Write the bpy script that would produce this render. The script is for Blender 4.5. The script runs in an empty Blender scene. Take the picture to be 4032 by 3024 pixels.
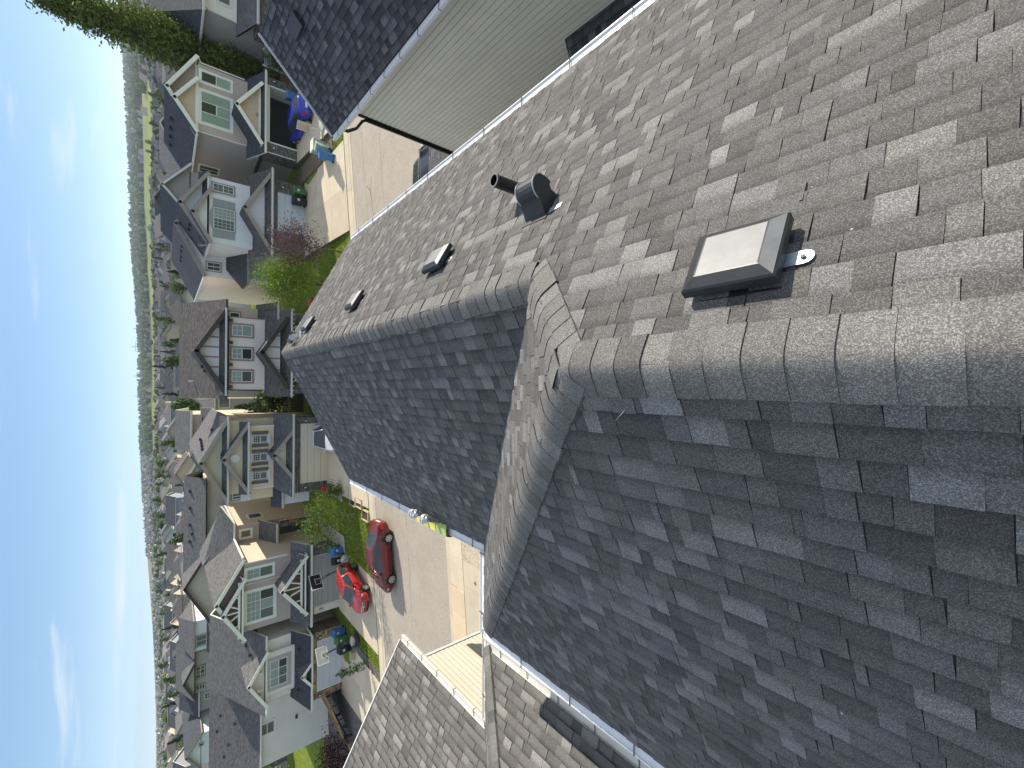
import bpy, math, random
from mathutils import Vector, Matrix, noise
random.seed(7)
sc = bpy.context.scene
COL = bpy.data.collections.new("street"); sc.collection.children.link(COL)
V = Vector

# ------------------------------------------------------------------ camera
cam_d = bpy.data.cameras.new("camera"); cam = bpy.data.objects.new("camera", cam_d); COL.objects.link(cam)
cam_d.sensor_width = 36; cam_d.lens = 15.046; cam_d.clip_start = 0.05; cam_d.clip_end = 9000
cam.matrix_world = Matrix(((0.000872, 0.999964, -0.008426, 0), (-0.632458, -0.005975, -0.774571, 0),
                           (-0.774594, 0.006005, 0.632430, 11.0), (0, 0, 0, 1)))
sc.camera = cam
CAM = V((0, 0, 11.0))

# ------------------------------------------------------------------ light
SUN = V((0.8075, 0.3766, 0.454)).normalized()      # towards the sun
sun_d = bpy.data.lights.new("sun", 'SUN'); sun_d.energy = 2.0; sun_d.angle = math.radians(0.55); sun_d.color = (1.0, 0.915, 0.79)
sun = bpy.data.objects.new("sun", sun_d); COL.objects.link(sun)
sun.rotation_euler = SUN.to_track_quat('Z', 'Y').to_euler(); sun.location = (60, 10, 60)
W = bpy.data.worlds.new("World"); sc.world = W; W.use_nodes = True
nt = W.node_tree; nt.nodes.clear(); N = nt.nodes.new; L = nt.links.new
out = N('ShaderNodeOutputWorld'); bg = N('ShaderNodeBackground'); bg.inputs[1].default_value = 0.15
sky = N('ShaderNodeTexSky'); sky.sky_type = 'NISHITA'; sky.sun_disc = False
sky.sun_elevation = math.asin(SUN.z); sky.sun_rotation = math.atan2(SUN.x, SUN.y)
sky.altitude = 1100; sky.air_density = 1.0; sky.dust_density = 0.6; sky.ozone_density = 1.0
tc = N('ShaderNodeTexCoord'); sep = N('ShaderNodeSeparateXYZ'); L(tc.outputs['Generated'], sep.inputs[0])
# the blue deepens quickly above the horizon: look the sky up a little higher
mz = N('ShaderNodeMath'); mz.operation = 'MULTIPLY_ADD'; mz.inputs[1].default_value = 3.4; mz.inputs[2].default_value = 0.07; L(sep.outputs[2], mz.inputs[0])
cmb = N('ShaderNodeCombineXYZ'); L(sep.outputs[0], cmb.inputs[0]); L(sep.outputs[1], cmb.inputs[1]); L(mz.outputs[0], cmb.inputs[2])
nrm = N('ShaderNodeVectorMath'); nrm.operation = 'NORMALIZE'; L(cmb.outputs[0], nrm.inputs[0]); L(nrm.outputs[0], sky.inputs[0])
# clouds: thin streaks laid out on a plane high above (direction divided by height)
dz = N('ShaderNodeMath'); dz.operation = 'ADD'; dz.inputs[1].default_value = 0.10; L(sep.outputs[2], dz.inputs[0])
dv = N('ShaderNodeVectorMath'); dv.operation = 'DIVIDE'; L(tc.outputs['Generated'], dv.inputs[0])
c3 = N('ShaderNodeCombineXYZ'); [L(dz.outputs[0], c3.inputs[i]) for i in range(3)]; L(c3.outputs[0], dv.inputs[1])
mp = N('ShaderNodeMapping'); mp.inputs['Scale'].default_value = (0.55, 1.25, 0.0); mp.inputs['Rotation'].default_value = (0, 0, math.radians(12)); mp.inputs['Location'].default_value = (3.1, 1.4, 0)
L(dv.outputs[0], mp.inputs[0])
n1 = N('ShaderNodeTexNoise'); n1.inputs['Scale'].default_value = 0.9; n1.inputs['Detail'].default_value = 8; n1.inputs['Roughness'].default_value = 0.56; n1.inputs['Distortion'].default_value = 0.5
L(mp.outputs[0], n1.inputs['Vector'])
r1 = N('ShaderNodeMapRange'); r1.inputs[1].default_value = 0.56; r1.inputs[2].default_value = 0.74; r1.inputs[3].default_value = 0; r1.inputs[4].default_value = 0.7; L(n1.outputs[0], r1.inputs[0])
fz = N('ShaderNodeMapRange'); fz.inputs[1].default_value = -0.02; fz.inputs[2].default_value = 0.02; L(sep.outputs[2], fz.inputs[0])
cm = N('ShaderNodeMath'); cm.operation = 'MULTIPLY'; L(r1.outputs[0], cm.inputs[0]); L(fz.outputs[0], cm.inputs[1])
# hazy summer sky: the clear sky mixed with a pale graded veil
rmp = N('ShaderNodeValToRGB'); cr = rmp.color_ramp; cr.interpolation = 'B_SPLINE'
cr.elements[0].position = 0.0; cr.elements[0].color = (.80, 1.0, .985, 1); cr.elements[1].position = 1.0; cr.elements[1].color = (.66, .665, .68, 1)
for p_, c_ in ((.04, (.70, .93, .97, 1)), (.10, (.38, .64, .84, 1)), (.20, (.26, .48, .80, 1)), (.45, (.52, .58, .68, 1))):
    e_ = cr.elements.new(p_); e_.color = c_
L(sep.outputs[2], rmp.inputs[0]); sc_ = N('ShaderNodeVectorMath'); sc_.operation = 'SCALE'; sc_.inputs['Scale'].default_value = 1.98; L(rmp.outputs[0], sc_.inputs[0])
mixh = N('ShaderNodeMix'); mixh.data_type = 'RGBA'; mixh.inputs['Factor'].default_value = 0.76; L(sky.outputs[0], mixh.inputs['A']); L(sc_.outputs[0], mixh.inputs['B'])
mixc = N('ShaderNodeMix'); mixc.data_type = 'RGBA'; mixc.inputs['B'].default_value = (2.35, 2.4, 2.4, 1); L(cm.outputs[0], mixc.inputs['Factor']); L(mixh.outputs['Result'], mixc.inputs['A'])
hs = N('ShaderNodeHueSaturation'); hs.inputs['Saturation'].default_value = 1.0; hs.inputs['Value'].default_value = 1.0; L(mixc.outputs['Result'], hs.inputs['Color'])
L(hs.outputs[0], bg.inputs[0]); L(bg.outputs[0], out.inputs[0])
sc.view_settings.view_transform = 'Standard'; sc.view_settings.look = 'None'; sc.view_settings.gamma = 1
sc.view_settings.exposure = 1.66; sc.view_settings.use_curve_mapping = False
sc.render.engine = 'CYCLES'
try:
    sc.cycles.max_bounces = 5; sc.cycles.diffuse_bounces = 3; sc.cycles.glossy_bounces = 3; sc.cycles.transmission_bounces = 2; sc.cycles.volume_bounces = 0
    sc.cycles.transparent_max_bounces = 6; sc.cycles.use_denoising = True
except Exception: pass

# ------------------------------------------------------------------ materials
MATS = {}
def mat(name, col, rough=0.8, metal=0.0, var=0.0, vscale=3.0, bump=0.0, bscale=40.0, attr=False, spec=0.5, spk=0.0, spscale=300.0, coat=0.0):
    """procedural material: base colour * (noise variation) [* colour attribute] [* fine speckle], fine bump"""
    if name in MATS: return MATS[name]
    m = bpy.data.materials.new(name); m.use_nodes = True; t = m.node_tree; t.nodes.clear(); n = t.nodes.new; l = t.links.new
    o = n('ShaderNodeOutputMaterial'); b = n('ShaderNodeBsdfPrincipled'); l(b.outputs[0], o.inputs[0])
    b.inputs['Roughness'].default_value = rough; b.inputs['Metallic'].default_value = metal
    b.inputs['Specular IOR Level'].default_value = spec; b.inputs['Coat Weight'].default_value = coat
    tc = n('ShaderNodeNewGeometry')
    cur = None
    rgb = n('ShaderNodeRGB'); rgb.outputs[0].default_value = (*col, 1); cur = rgb.outputs[0]
    def mul(cur, fac_out):
        vm = n('ShaderNodeVectorMath'); vm.operation = 'SCALE'; l(cur, vm.inputs[0]); l(fac_out, vm.inputs['Scale']); return vm.outputs[0]
    if attr:
        a = n('ShaderNodeAttribute'); a.attribute_name = 'Col'
        vm = n('ShaderNodeVectorMath'); vm.operation = 'MULTIPLY'; l(cur, vm.inputs[0]); l(a.outputs['Color'], vm.inputs[1]); cur = vm.outputs[0]
    if var > 0:
        nz = n('ShaderNodeTexNoise'); nz.inputs['Scale'].default_value = vscale; nz.inputs['Detail'].default_value = 5; nz.inputs['Roughness'].default_value = 0.6
        l(tc.outputs['Position'], nz.inputs['Vector'])
        mr = n('ShaderNodeMapRange'); mr.inputs[1].default_value = 0.25; mr.inputs[2].default_value = 0.75; mr.inputs[3].default_value = 1 - var; mr.inputs[4].default_value = 1 + var; l(nz.outputs[0], mr.inputs[0])
        cur = mul(cur, mr.outputs[0])
    if spk > 0:
        v = n('ShaderNodeTexVoronoi'); v.inputs['Scale'].default_value = spscale; l(tc.outputs['Position'], v.inputs['Vector'])
        sx = n('ShaderNodeSeparateColor'); l(v.outputs['Color'], sx.inputs[0])
        pw = n('ShaderNodeMath'); pw.operation = 'POWER'; pw.inputs[1].default_value = 2.2; l(sx.outputs[0], pw.inputs[0])
        mr = n('ShaderNodeMapRange'); mr.inputs[3].default_value = 1 - spk * 0.45; mr.inputs[4].default_value = 1 + spk * 0.9; l(pw.outputs[0], mr.inputs[0])
        cur = mul(cur, mr.outputs[0])
    l(cur, b.inputs['Base Color'])
    if bump > 0:
        nb = n('ShaderNodeTexNoise'); nb.inputs['Scale'].default_value = bscale; nb.inputs['Detail'].default_value = 3; l(tc.outputs['Position'], nb.inputs['Vector'])
        bp = n('ShaderNodeBump'); bp.inputs['Strength'].default_value = 1.0; bp.inputs['Distance'].default_value = bump; l(nb.outputs[0], bp.inputs['Height']); l(bp.outputs[0], b.inputs['Normal'])
    MATS[name] = m; return m

def siding(name, col, pitch=0.125, depth=0.012, var=0.05):
    """lapped boards: saw-tooth relief from the height above ground"""
    if name in MATS: return MATS[name]
    m = mat(name, col, rough=0.6, var=var, vscale=0.7); t = m.node_tree; n = t.nodes.new; l = t.links.new
    b = [x for x in t.nodes if x.type == 'BSDF_PRINCIPLED'][0]
    g = n('ShaderNodeNewGeometry'); s = n('ShaderNodeSeparateXYZ'); l(g.outputs['Position'], s.inputs[0])
    d = n('ShaderNodeMath'); d.operation = 'DIVIDE'; d.inputs[1].default_value = pitch; l(s.outputs[2], d.inputs[0])
    f = n('ShaderNodeMath'); f.operation = 'FRACT'; l(d.outputs[0], f.inputs[0])
    c = n('ShaderNodeMapRange'); c.inputs[1].default_value = 0.0; c.inputs[2].default_value = 0.22; c.inputs[3].default_value = 0; c.inputs[4].default_value = 1; l(f.outputs[0], c.inputs[0])
    s2 = n('ShaderNodeMath'); s2.operation = 'MULTIPLY_ADD'; s2.inputs[1].default_value = -0.6; s2.inputs[2].default_value = 1.0; l(f.outputs[0], s2.inputs[0])
    h = n('ShaderNodeMath'); h.operation = 'MULTIPLY'; l(c.outputs[0], h.inputs[0]); l(s2.outputs[0], h.inputs[1])
    bp = n('ShaderNodeBump'); bp.inputs['Distance'].default_value = depth; bp.inputs['Strength'].default_value = 1.0; l(h.outputs[0], bp.inputs['Height']); l(bp.outputs[0], b.inputs['Normal'])
    return m

def brickmat(name, c1, c2, mortar, bw, bh, rough=0.9, msize=0.012, noise_amt=0.25, bump=0.01, use_uv=True, squash=1.0, offset=0.5, nscale=6.0):
    if name in MATS: return MATS[name]
    m = bpy.data.materials.new(name); m.use_nodes = True; t = m.node_tree; t.nodes.clear(); n = t.nodes.new; l = t.links.new
    o = n('ShaderNodeOutputMaterial'); b = n('ShaderNodeBsdfPrincipled'); l(b.outputs[0], o.inputs[0]); b.inputs['Roughness'].default_value = rough; b.inputs['Specular IOR Level'].default_value = 0.25
    uv = n('ShaderNodeUVMap'); uv.uv_map = 'UVMap'
    br = n('ShaderNodeTexBrick'); br.offset = offset; br.squash = squash
    br.inputs['Scale'].default_value = 1.0; br.inputs['Brick Width'].default_value = bw; br.inputs['Row Height'].default_value = bh
    br.inputs['Mortar Size'].default_value = msize; br.inputs['Mortar Smooth'].default_value = 0.2
    br.inputs['Color1'].default_value = (*c1, 1); br.inputs['Color2'].default_value = (*c2, 1); br.inputs['Mortar'].default_value = (*mortar, 1); br.inputs['Bias'].default_value = 0.0
    # wander the joints a little so rows do not look ruled
    g = n('ShaderNodeNewGeometry')
    l(uv.outputs[0], br.inputs['Vector'])
    nz = n('ShaderNodeTexNoise'); nz.inputs['Scale'].default_value = nscale; nz.inputs['Detail'].default_value = 6; nz.inputs['Roughness'].default_value = 0.7; l(g.outputs['Position'], nz.inputs['Vector'])
    mr = n('ShaderNodeMapRange'); mr.inputs[1].default_value = 0.25; mr.inputs[2].default_value = 0.75; mr.inputs[3].default_value = 1 - noise_amt; mr.inputs[4].default_value = 1 + noise_amt; l(nz.outputs[0], mr.inputs[0])
    vm = n('ShaderNodeVectorMath'); vm.operation = 'SCALE'; l(br.outputs['Color'], vm.inputs[0]); l(mr.outputs[0], vm.inputs['Scale']); l(vm.outputs[0], b.inputs['Base Color'])
    if bump:
        iv = n('ShaderNodeMath'); iv.operation = 'SUBTRACT'; iv.inputs[0].default_value = 1.0; l(br.outputs['Fac'], iv.inputs[1])
        bp = n('ShaderNodeBump'); bp.inputs['Distance'].default_value = bump; l(iv.outputs[0], bp.inputs['Height']); l(bp.outputs[0], b.inputs['Normal'])
    MATS[name] = m; return m

def glassmat(name, col, rough=0.08):
    return mat(name, col, rough=rough, spec=0.8, var=0.12, vscale=0.9)

# ------------------------------------------------------------------ mesh helper
class MB:
    def __init__(s): s.v = []; s.f = []; s.m = []; s.c = []; s.uv = []; s.smooth = False
    def poly(s, pts, mat=0, col=None, uv=None):
        i = len(s.v); s.v.extend([tuple(p) for p in pts]); s.f.append(tuple(range(i, i + len(pts)))); s.m.append(mat); s.c.append(col); s.uv.append(uv)
    def mesh(s, vs, fs, mat=0, col=None):
        i = len(s.v); s.v.extend([tuple(p) for p in vs])
        for f in fs: s.f.append(tuple(i + k for k in f)); s.m.append(mat); s.c.append(col); s.uv.append(None)
    def hexa(s, b, t, mat=0, col=None):
        """b, t: four bottom and four top points in the same turning order"""
        s.mesh(list(b) + list(t), [(0, 3, 2, 1), (4, 5, 6, 7), (0, 1, 5, 4), (1, 2, 6, 5), (2, 3, 7, 6), (3, 0, 4, 7)], mat, col)
    def box(s, x0, x1, y0, y1, z0, z1, mat=0, col=None):
        s.hexa([(x0, y0, z0), (x1, y0, z0), (x1, y1, z0), (x0, y1, z0)], [(x0, y0, z1), (x1, y0, z1), (x1, y1, z1), (x0, y1, z1)], mat, col)
    def bar(s, a, b, w, h, up=(0, 0, 1), mat=0, col=None):
        a = V(a); b = V(b); d = (b - a).normalized(); up = V(up); sd = d.cross(up)
        if sd.length < 1e-4: sd = d.cross(V((1, 0, 0)))
        sd.normalize(); u = sd.cross(d).normalized(); sd *= w / 2; u *= h / 2
        s.hexa([a - sd - u, a + sd - u, b + sd - u, b - sd - u], [a - sd + u, a + sd + u, b + sd + u, b - sd + u], mat, col)
    def tube(s, pts, r, n=8, mat=0, col=None, cap=True, radii=None):
        pts = [V(p) for p in pts]; rings = []
        for i, p in enumerate(pts):
            d = (pts[min(i + 1, len(pts) - 1)] - pts[max(i - 1, 0)]).normalized()
            a = d.cross(V((0, 0, 1)));
            if a.length < 0.05: a = d.cross(V((1, 0, 0)))
            a.normalize(); b = a.cross(d); rr = radii[i] if radii else r
            rings.append([p + (a * math.cos(2 * math.pi * k / n) + b * math.sin(2 * math.pi * k / n)) * rr for k in range(n)])
        vs = [q for R_ in rings for q in R_]; fs = []
        for i in range(len(pts) - 1):
            for k in range(n): fs.append((i * n + k, i * n + (k + 1) % n, (i + 1) * n + (k + 1) % n, (i + 1) * n + k))
        if cap: fs.append(tuple(range(n))[::-1]); fs.append(tuple((len(pts) - 1) * n + k for k in range(n)))
        s.mesh(vs, fs, mat, col)
    def slab(s, pts, th=0.14, mt=0, ms=1, mb=1):
        """roof plane: polygon with its uv in metres (v up the slope), given thickness straight down"""
        P = [V(p) for p in pts]; n = V((0, 0, 0))
        for i in range(len(P)): a = P[i]; b = P[(i + 1) % len(P)]; n += a.cross(b)
        n.normalize()
        if n.z < 0: P.reverse(); n = -n
        h = V((0, 0, 1)).cross(n)
        h = h.normalized() if h.length > 1e-4 else V((1, 0, 0)); up = n.cross(h)
        s.poly(P, mt, None, [(p.dot(h), p.dot(up)) for p in P])
        Q = [p - V((0, 0, th)) for p in P]; s.poly(Q[::-1], mb)
        for i in range(len(P)): j = (i + 1) % len(P); s.poly([P[i], Q[i], Q[j], P[j]], ms)
    def build(s, name, mats, parent=None, org=None, smooth=False, kind=None, label=None):
        if org is None:
            r = parent
            while r is not None and r.parent is not None: r = r.parent
            org = r.location if r is not None and r.get('worldpts', 0) else V((0, 0, 0))
        me = bpy.data.meshes.new(name)
        me.from_pydata([(v[0] - org[0], v[1] - org[1], v[2] - org[2]) for v in s.v] if org.length > 0 else s.v, [], s.f)
        if not isinstance(mats, (list, tuple)): mats = [mats]
        for m in mats: me.materials.append(m)
        if len(mats) > 1: me.polygons.foreach_set('material_index', [min(i, len(mats) - 1) for i in s.m])
        if any(c is not None for c in s.c):
            at = me.color_attributes.new('Col', 'FLOAT_COLOR', 'CORNER'); d = []
            for f, c in zip(s.f, s.c):
                c = c if c is not None else (1, 1, 1)
                if isinstance(c, list):
                    for q in c: d.extend([q[0], q[1], q[2], 1.0])
                    continue
                if not isinstance(c, tuple): c = (c, c, c)
                d.extend([c[0], c[1], c[2], 1.0] * len(f))
            at.data.foreach_set('color', d)
        if any(u is not None for u in s.uv):
            ul = me.uv_layers.new(name='UVMap'); d = []
            for f, u in zip(s.f, s.uv):
                for k in range(len(f)): d.extend(u[k] if u else (0, 0))
            ul.data.foreach_set('uv', d)
        if smooth: me.polygons.foreach_set('use_smooth', [True] * len(s.f))
        me.update(); o = bpy.data.objects.new(name, me); COL.objects.link(o)
        if parent is not None: o.parent = parent
        if kind: o['kind'] = kind
        if label: o['label'] = label
        return o

def thing(name, label, cat, loc=(0, 0, 0), rz=0.0, group=None, world=True):
    """an Empty at the thing's base; its parts are given in world points when world is True, else in its own frame"""
    o = bpy.data.objects.new(name, None); COL.objects.link(o); o.location = loc; o.rotation_euler = (0, 0, rz)
    o.empty_display_size = 0.2
    o['label'] = label; o['category'] = cat
    if group: o['group'] = group
    if world: o['worldpts'] = 1
    return o
def tag(o, label, cat, group=None, kind=None):
    if label: o['label'] = label
    if cat: o['category'] = cat
    if group: o['group'] = group
    if kind: o['kind'] = kind
    return o
def struct(name, mb, mats, label=None, smooth=False):
    o = mb.build(name, mats, smooth=smooth); o['kind'] = 'structure'
    if label: o['label'] = label
    return o
def copy_tree(src, loc, rz=0.0, label=None, group=None, scale=1.0):
    r = src.copy(); COL.objects.link(r); r.location = loc; r.rotation_euler = (0, 0, rz); r.scale = (scale,) * 3 if not isinstance(scale, tuple) else scale
    if label: r['label'] = label
    if group: r['group'] = group
    for ch in list(src.children):
        c = ch.copy(); COL.objects.link(c); c.parent = r
        for g in ch.children:
            d = g.copy(); COL.objects.link(d); d.parent = c
    return r
def smoothstep(a, b, x):
    t = max(0.0, min(1.0, (x - a) / (b - a))); return t * t * (3 - 2 * t)

# ------------------------------------------------------------------ ground
G = 0.0745
OFF = [(-80, .4), (-30, .38), (-24, .30), (-17, .0), (-6, .22), (4, .5), (15, .52), (21, .68), (60, .7)]
def offx(x):
    for (a, b), (c, d) in zip(OFF, OFF[1:]):
        if a <= x <= c: return b + (d - b) * (x - a) / (c - a)
    return .5
def street_z(x): return G * 55 * math.tanh(x / 55.0) if abs(x) > 30 else G * x + (G * 55 * math.tanh(30 / 55.) - G * 30) * (abs(x) / 30.) ** 3 * (1 if x > 0 else -1)
def skyline(az):
    return 0.25 + 1.45 * smoothstep(-0.62, 0.0, az) + 0.75 * smoothstep(0.0, 0.35, az) + 0.25 * smoothstep(.35, .7, az)
def tz(x, y):
    """height of the land"""
    d = math.hypot(x, y); base = street_z(x)
    if y < 60: return base
    az = x / max(y, 1.0)
    k = min(1.0, math.log(max(d, 150) / 150.0) / math.log(2600 / 150.0))
    e = -3.6 + (skyline(az) + 3.6) * (k ** 0.62)
    far = 11 + d * math.tan(math.radians(e)); far += 3.0 * math.sin(x * .008 + 1) * math.sin(y * .005) * smoothstep(300, 900, d)
    near = base * (1 - 0.35 * smoothstep(60, 150, y))
    return near + (far - near) * smoothstep(90, 230, d)
def gz(x, y):
    """ground beside the street"""
    b = street_z(x)
    if y >= 29.3:
        v = b + offx(x) * smoothstep(29.6, 39, y) * 1.0
        return v + (tz(x, y) - v) * smoothstep(46, 75, y)
    if y <= 18.1: return b + 0.05 + 0.45 * smoothstep(18, 8, y)
    return b
# ================================================================== own house: roof under the camera
M_sh = mat('shingle_granules', (0.160, 0.156, 0.148), rough=0.93, attr=True, var=0.10, vscale=9, spk=.85, spscale=300, bump=0.0022, bscale=260, spec=0.35)
M_deck = mat('roof_underlay', (0.05, 0.05, 0.052), rough=0.95)
M_gut = mat('gutter_white', (0.78, 0.79, 0.80), rough=0.35, var=0.05, vscale=5)
M_gdark = mat('gutter_seam', (0.05, 0.05, 0.05), rough=0.6)
M_blackmetal = mat('vent_black_metal', (0.030, 0.033, 0.037), rough=0.42, var=0.35, vscale=14, spec=0.5)
M_galv = mat('galvanized_steel', (0.62, 0.65, 0.67), rough=0.4, metal=0.7, var=0.15, vscale=20)
M_dust = mat('vent_top_dusty', (0.20, 0.205, 0.20), rough=0.5, var=0.22, vscale=9, spec=0.6)

def clip(poly, a, b, c):
    """keep a*x+b*y<=c"""
    o = []
    for i in range(len(poly)):
        p = poly[i]; q = poly[(i + 1) % len(poly)]; dp = a * p[0] + b * p[1] - c; dq = a * q[0] + b * q[1] - c
        if dp <= 0: o.append(p)
        if (dp < 0 < dq) or (dq < 0 < dp): t = dp / (dp - dq); o.append((p[0] + (q[0] - p[0]) * t, p[1] + (q[1] - p[1]) * t))
    return o

def shingles(root, O, U, Vv, face, rnd, dark, light, expo=0.145, wmin=.07, wmax=.21, nbest=300, mat_=None, keep=None, thick=(0.006, 0.012), warm=1.0, band=.42):
    """lay laminated shingles in courses over a face. O origin at the eave, U along it, Vv up the slope; face = convex polygon in (u, v)"""
    mat_ = mat_ or M_sh
    O = V(O); U = V(U).normalized(); Vv = V(Vv).normalized(); n = U.cross(Vv); n = n if n.z > 0 else -n
    es = []
    area = sum(face[i][0] * face[(i + 1) % len(face)][1] - face[(i + 1) % len(face)][0] * face[i][1] for i in range(len(face)))
    fc = face if area > 0 else face[::-1]
    for i in range(len(fc)):
        p = fc[i]; q = fc[(i + 1) % len(fc)]; dx = q[0] - p[0]; dy = q[1] - p[1]; a, b = dy, -dx; es.append((a, b, a * p[0] + b * p[1]))
    umin = min(p[0] for p in fc); umax = max(p[0] for p in fc); vmax = max(p[1] for p in fc)
    items = []; k = 0
    while k * expo < vmax:
        v0 = k * expo; u = umin - rnd.random() * .4; tall = rnd.random() < .5
        while u < umax:
            w = rnd.uniform(wmin, wmax) * (1.0 if rnd.random() < .8 else 1.4)
            if rnd.random() < .05: w = .045
            tall = not tall if rnd.random() < .82 else tall
            tone = rnd.gauss(light if tall else dark, 0.085)
            if rnd.random() < .17: tone += .48
            tone = max(.34, tone)
            sk = rnd.uniform(-.006, .006)
            v0j = v0 + rnd.uniform(-.003, .003) - 0.004
            pl = [(u, v0j), (u + w - .002, v0j), (u + w - .002 + sk, v0 + expo + .004), (u + sk, v0 + expo + .004)]
            for e in es:
                pl = clip(pl, *e)
                if len(pl) < 3: break
            if len(pl) >= 3:
                th = thick[1] if tall else thick[0]; th += rnd.uniform(0, .0015)
                t = rnd.uniform(-.02, .02)
                items.append((pl, th, v0, (tone * (1 + t) * warm, tone, tone * (1 - t) / warm)))
            u += w
        k += 1
    def add(mb, it):
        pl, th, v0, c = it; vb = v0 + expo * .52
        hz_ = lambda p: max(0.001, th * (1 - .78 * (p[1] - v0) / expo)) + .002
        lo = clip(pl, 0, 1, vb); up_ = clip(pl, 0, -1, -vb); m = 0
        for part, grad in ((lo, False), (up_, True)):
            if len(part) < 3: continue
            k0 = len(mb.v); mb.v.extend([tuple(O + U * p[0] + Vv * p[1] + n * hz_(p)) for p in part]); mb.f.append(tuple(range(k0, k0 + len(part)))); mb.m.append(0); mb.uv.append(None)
            mb.c.append([tuple(q * (1 - band * min(1, max(0, (p[1] - vb) / (expo * .48)))) for q in c) for p in part] if grad else c)  # upper half darkened: printed band, plus shade under the next course painted in
        m = len(pl); k0 = len(mb.v); mb.v.extend([tuple(O + U * p[0] + Vv * p[1] + n * hz_(p)) for p in pl] + [tuple(O + U * p[0] + Vv * p[1] + n * .0005) for p in pl])
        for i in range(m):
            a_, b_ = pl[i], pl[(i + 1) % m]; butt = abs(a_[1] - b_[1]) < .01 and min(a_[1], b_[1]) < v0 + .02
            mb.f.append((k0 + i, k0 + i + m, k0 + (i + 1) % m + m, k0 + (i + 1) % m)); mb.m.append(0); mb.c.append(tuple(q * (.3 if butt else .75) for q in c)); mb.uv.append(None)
    def key(it):
        x = sum(p[0] for p in it[0]) / len(it[0]); y = sum(p[1] for p in it[0]) / len(it[0]); P = O + U * x + Vv * y
        if keep and not keep(P): return 1e9
        return (P - CAM).length
    items.sort(key=key)
    return items, add

def lay(root, faces, nbest=300):
    """build the nearest pieces of several faces singly, the rest of each face joined"""
    allit = []
    for fi, (items, add, key) in enumerate(faces):
        allit += [(key(it), fi, j) for j, it in enumerate(items)]
    allit.sort(); best = set((fi, j) for d, fi, j in allit[:nbest] if d < 1e8)
    for fi, (items, add, key) in enumerate(faces):
        rest = MB()
        for j, it in enumerate(items):
            if (fi, j) in best:
                mb = MB(); add(mb, it); mb.build('shingle', M_shx, root)
            else: add(rest, it)
        if rest.f: rest.build('shingle_field', M_shx, root, kind='stuff')
M_shx = M_sh

def facekey(O, U, Vv, keep=None):
    O = V(O); U = V(U).normalized(); Vv = V(Vv).normalized()
    def key(it):
        x = sum(p[0] for p in it[0]) / len(it[0]); y = sum(p[1] for p in it[0]) / len(it[0]); P = O + U * x + Vv * y
        return (P - CAM).length if (keep is None or keep(P)) else 1e9
    return key

def caps(root, A, B, d1, d2, rnd, expo=.145, half=.172, tone=.95, lift=.016, name='ridge_cap', round_=.10):
    """bent cap shingles laid one over the next from A towards B; d1, d2 run down the two slopes"""
    A = V(A); B = V(B); L_ = (B - A).length; d = (B - A) / L_; n = int(L_ / expo) + 1; d1 = V(d1).normalized(); d2 = V(d2).normalized(); up = (-(d1 + d2)); up = up.normalized() if up.length > .02 else V((0, 0, 1))
    if up.z < 0: up = -up
    for i in range(n):
        t0 = i * expo; t1 = min(L_, (i + 1) * expo + .012); j = rnd.uniform(-.006, .006); tn = max(.5, rnd.gauss(tone * 1.08, .13)); tn = (tn * 1.0, tn, tn * .99)
        ring = []; rr0 = .040
        for q in range(-8, 9):
            a = abs(q) / 8.0; dd = d1 if q < 0 else d2; x = a * half
            ring.append(dd * x - up * ((math.sqrt(x * x + rr0 * rr0) - x) * .55))
        m = len(ring); vs = []
        # exposed butt end at t0 (a little higher), tucked end at t1
        for (t, h) in ((t0, lift + .018), (t1, lift + .0135)):
            for r in ring: vs.append(A + d * t + r + up * h + d1 * j)
        mb = MB(); mb.mesh(vs, [(k, k + 1, k + 1 + m, k + m) for k in range(m - 1)], 0, tn)
        mb.mesh([V(p) for p in vs[:m]] + [V(p) - up * .006 for p in vs[:m]], [(k, k + m, k + 1 + m, k + 1) for k in range(m - 1)], 0, tuple(c_ * .3 for c_ in tn))
        for k, dd in ((0, d1), (m - 1, d2)):
            p0 = V(vs[k]); p1 = V(vs[k + m]); mb.poly([p0, p1, p1 - up * (lift + .022), p0 - up * (lift + .030)], 0, (tn[0] * .7,) * 3)
        o = mb.build(name, M_sh, root)
        me = o.data; me.polygons.foreach_set('use_smooth', [True] * len(me.polygons))
        # keep the butt edge crisp
        for p in list(me.polygons)[m - 1:]: p.use_smooth = False

def gutter(root, a, b, outw, drop=.11, width=.135, mats=None, seam=.95, rnd=random, hangers=True):
    """open trough from a to b; outw points away from the wall"""
    mats = mats or M_gut
    a = V(a); b = V(b); o_ = V(outw).normalized(); z = V((0, 0, 1)); d = (b - a).normalized()
    prof = [(0, 0), (0, -drop), (width * .75, -drop), (width, -drop * .45), (width, .005), (width - .018, .008), (width - .018, -.006), (width - .03, -.008), (width - .034, -.010), (.008, -.006), (.006, 0)]
    mb = MB(); A = [a + o_ * p[0] + z * p[1] for p in prof]; B = [b + o_ * p[0] + z * p[1] for p in prof]; m = len(prof)
    mb.mesh(A + B, [(i, (i + 1) % m, (i + 1) % m + m, i + m) for i in range(m)] + [tuple(range(m)), tuple(range(2 * m - 1, m - 1, -1))])
    g = mb.build('gutter', mats, root)
    if hangers:
        L_ = (b - a).length; t = .35
        while t < L_:
            mb = MB(); p = a + d * t; mb.bar(p + z * .006, p + o_ * width + z * .012, .010, .008); mb.bar(p + o_ * (width + .003) + z * .01, p + o_ * (width + .003) - z * drop * .45, .012, .004, up=o_)
            mb.build('gutter_hanger', M_gdark, g); t += seam
    return g

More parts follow.
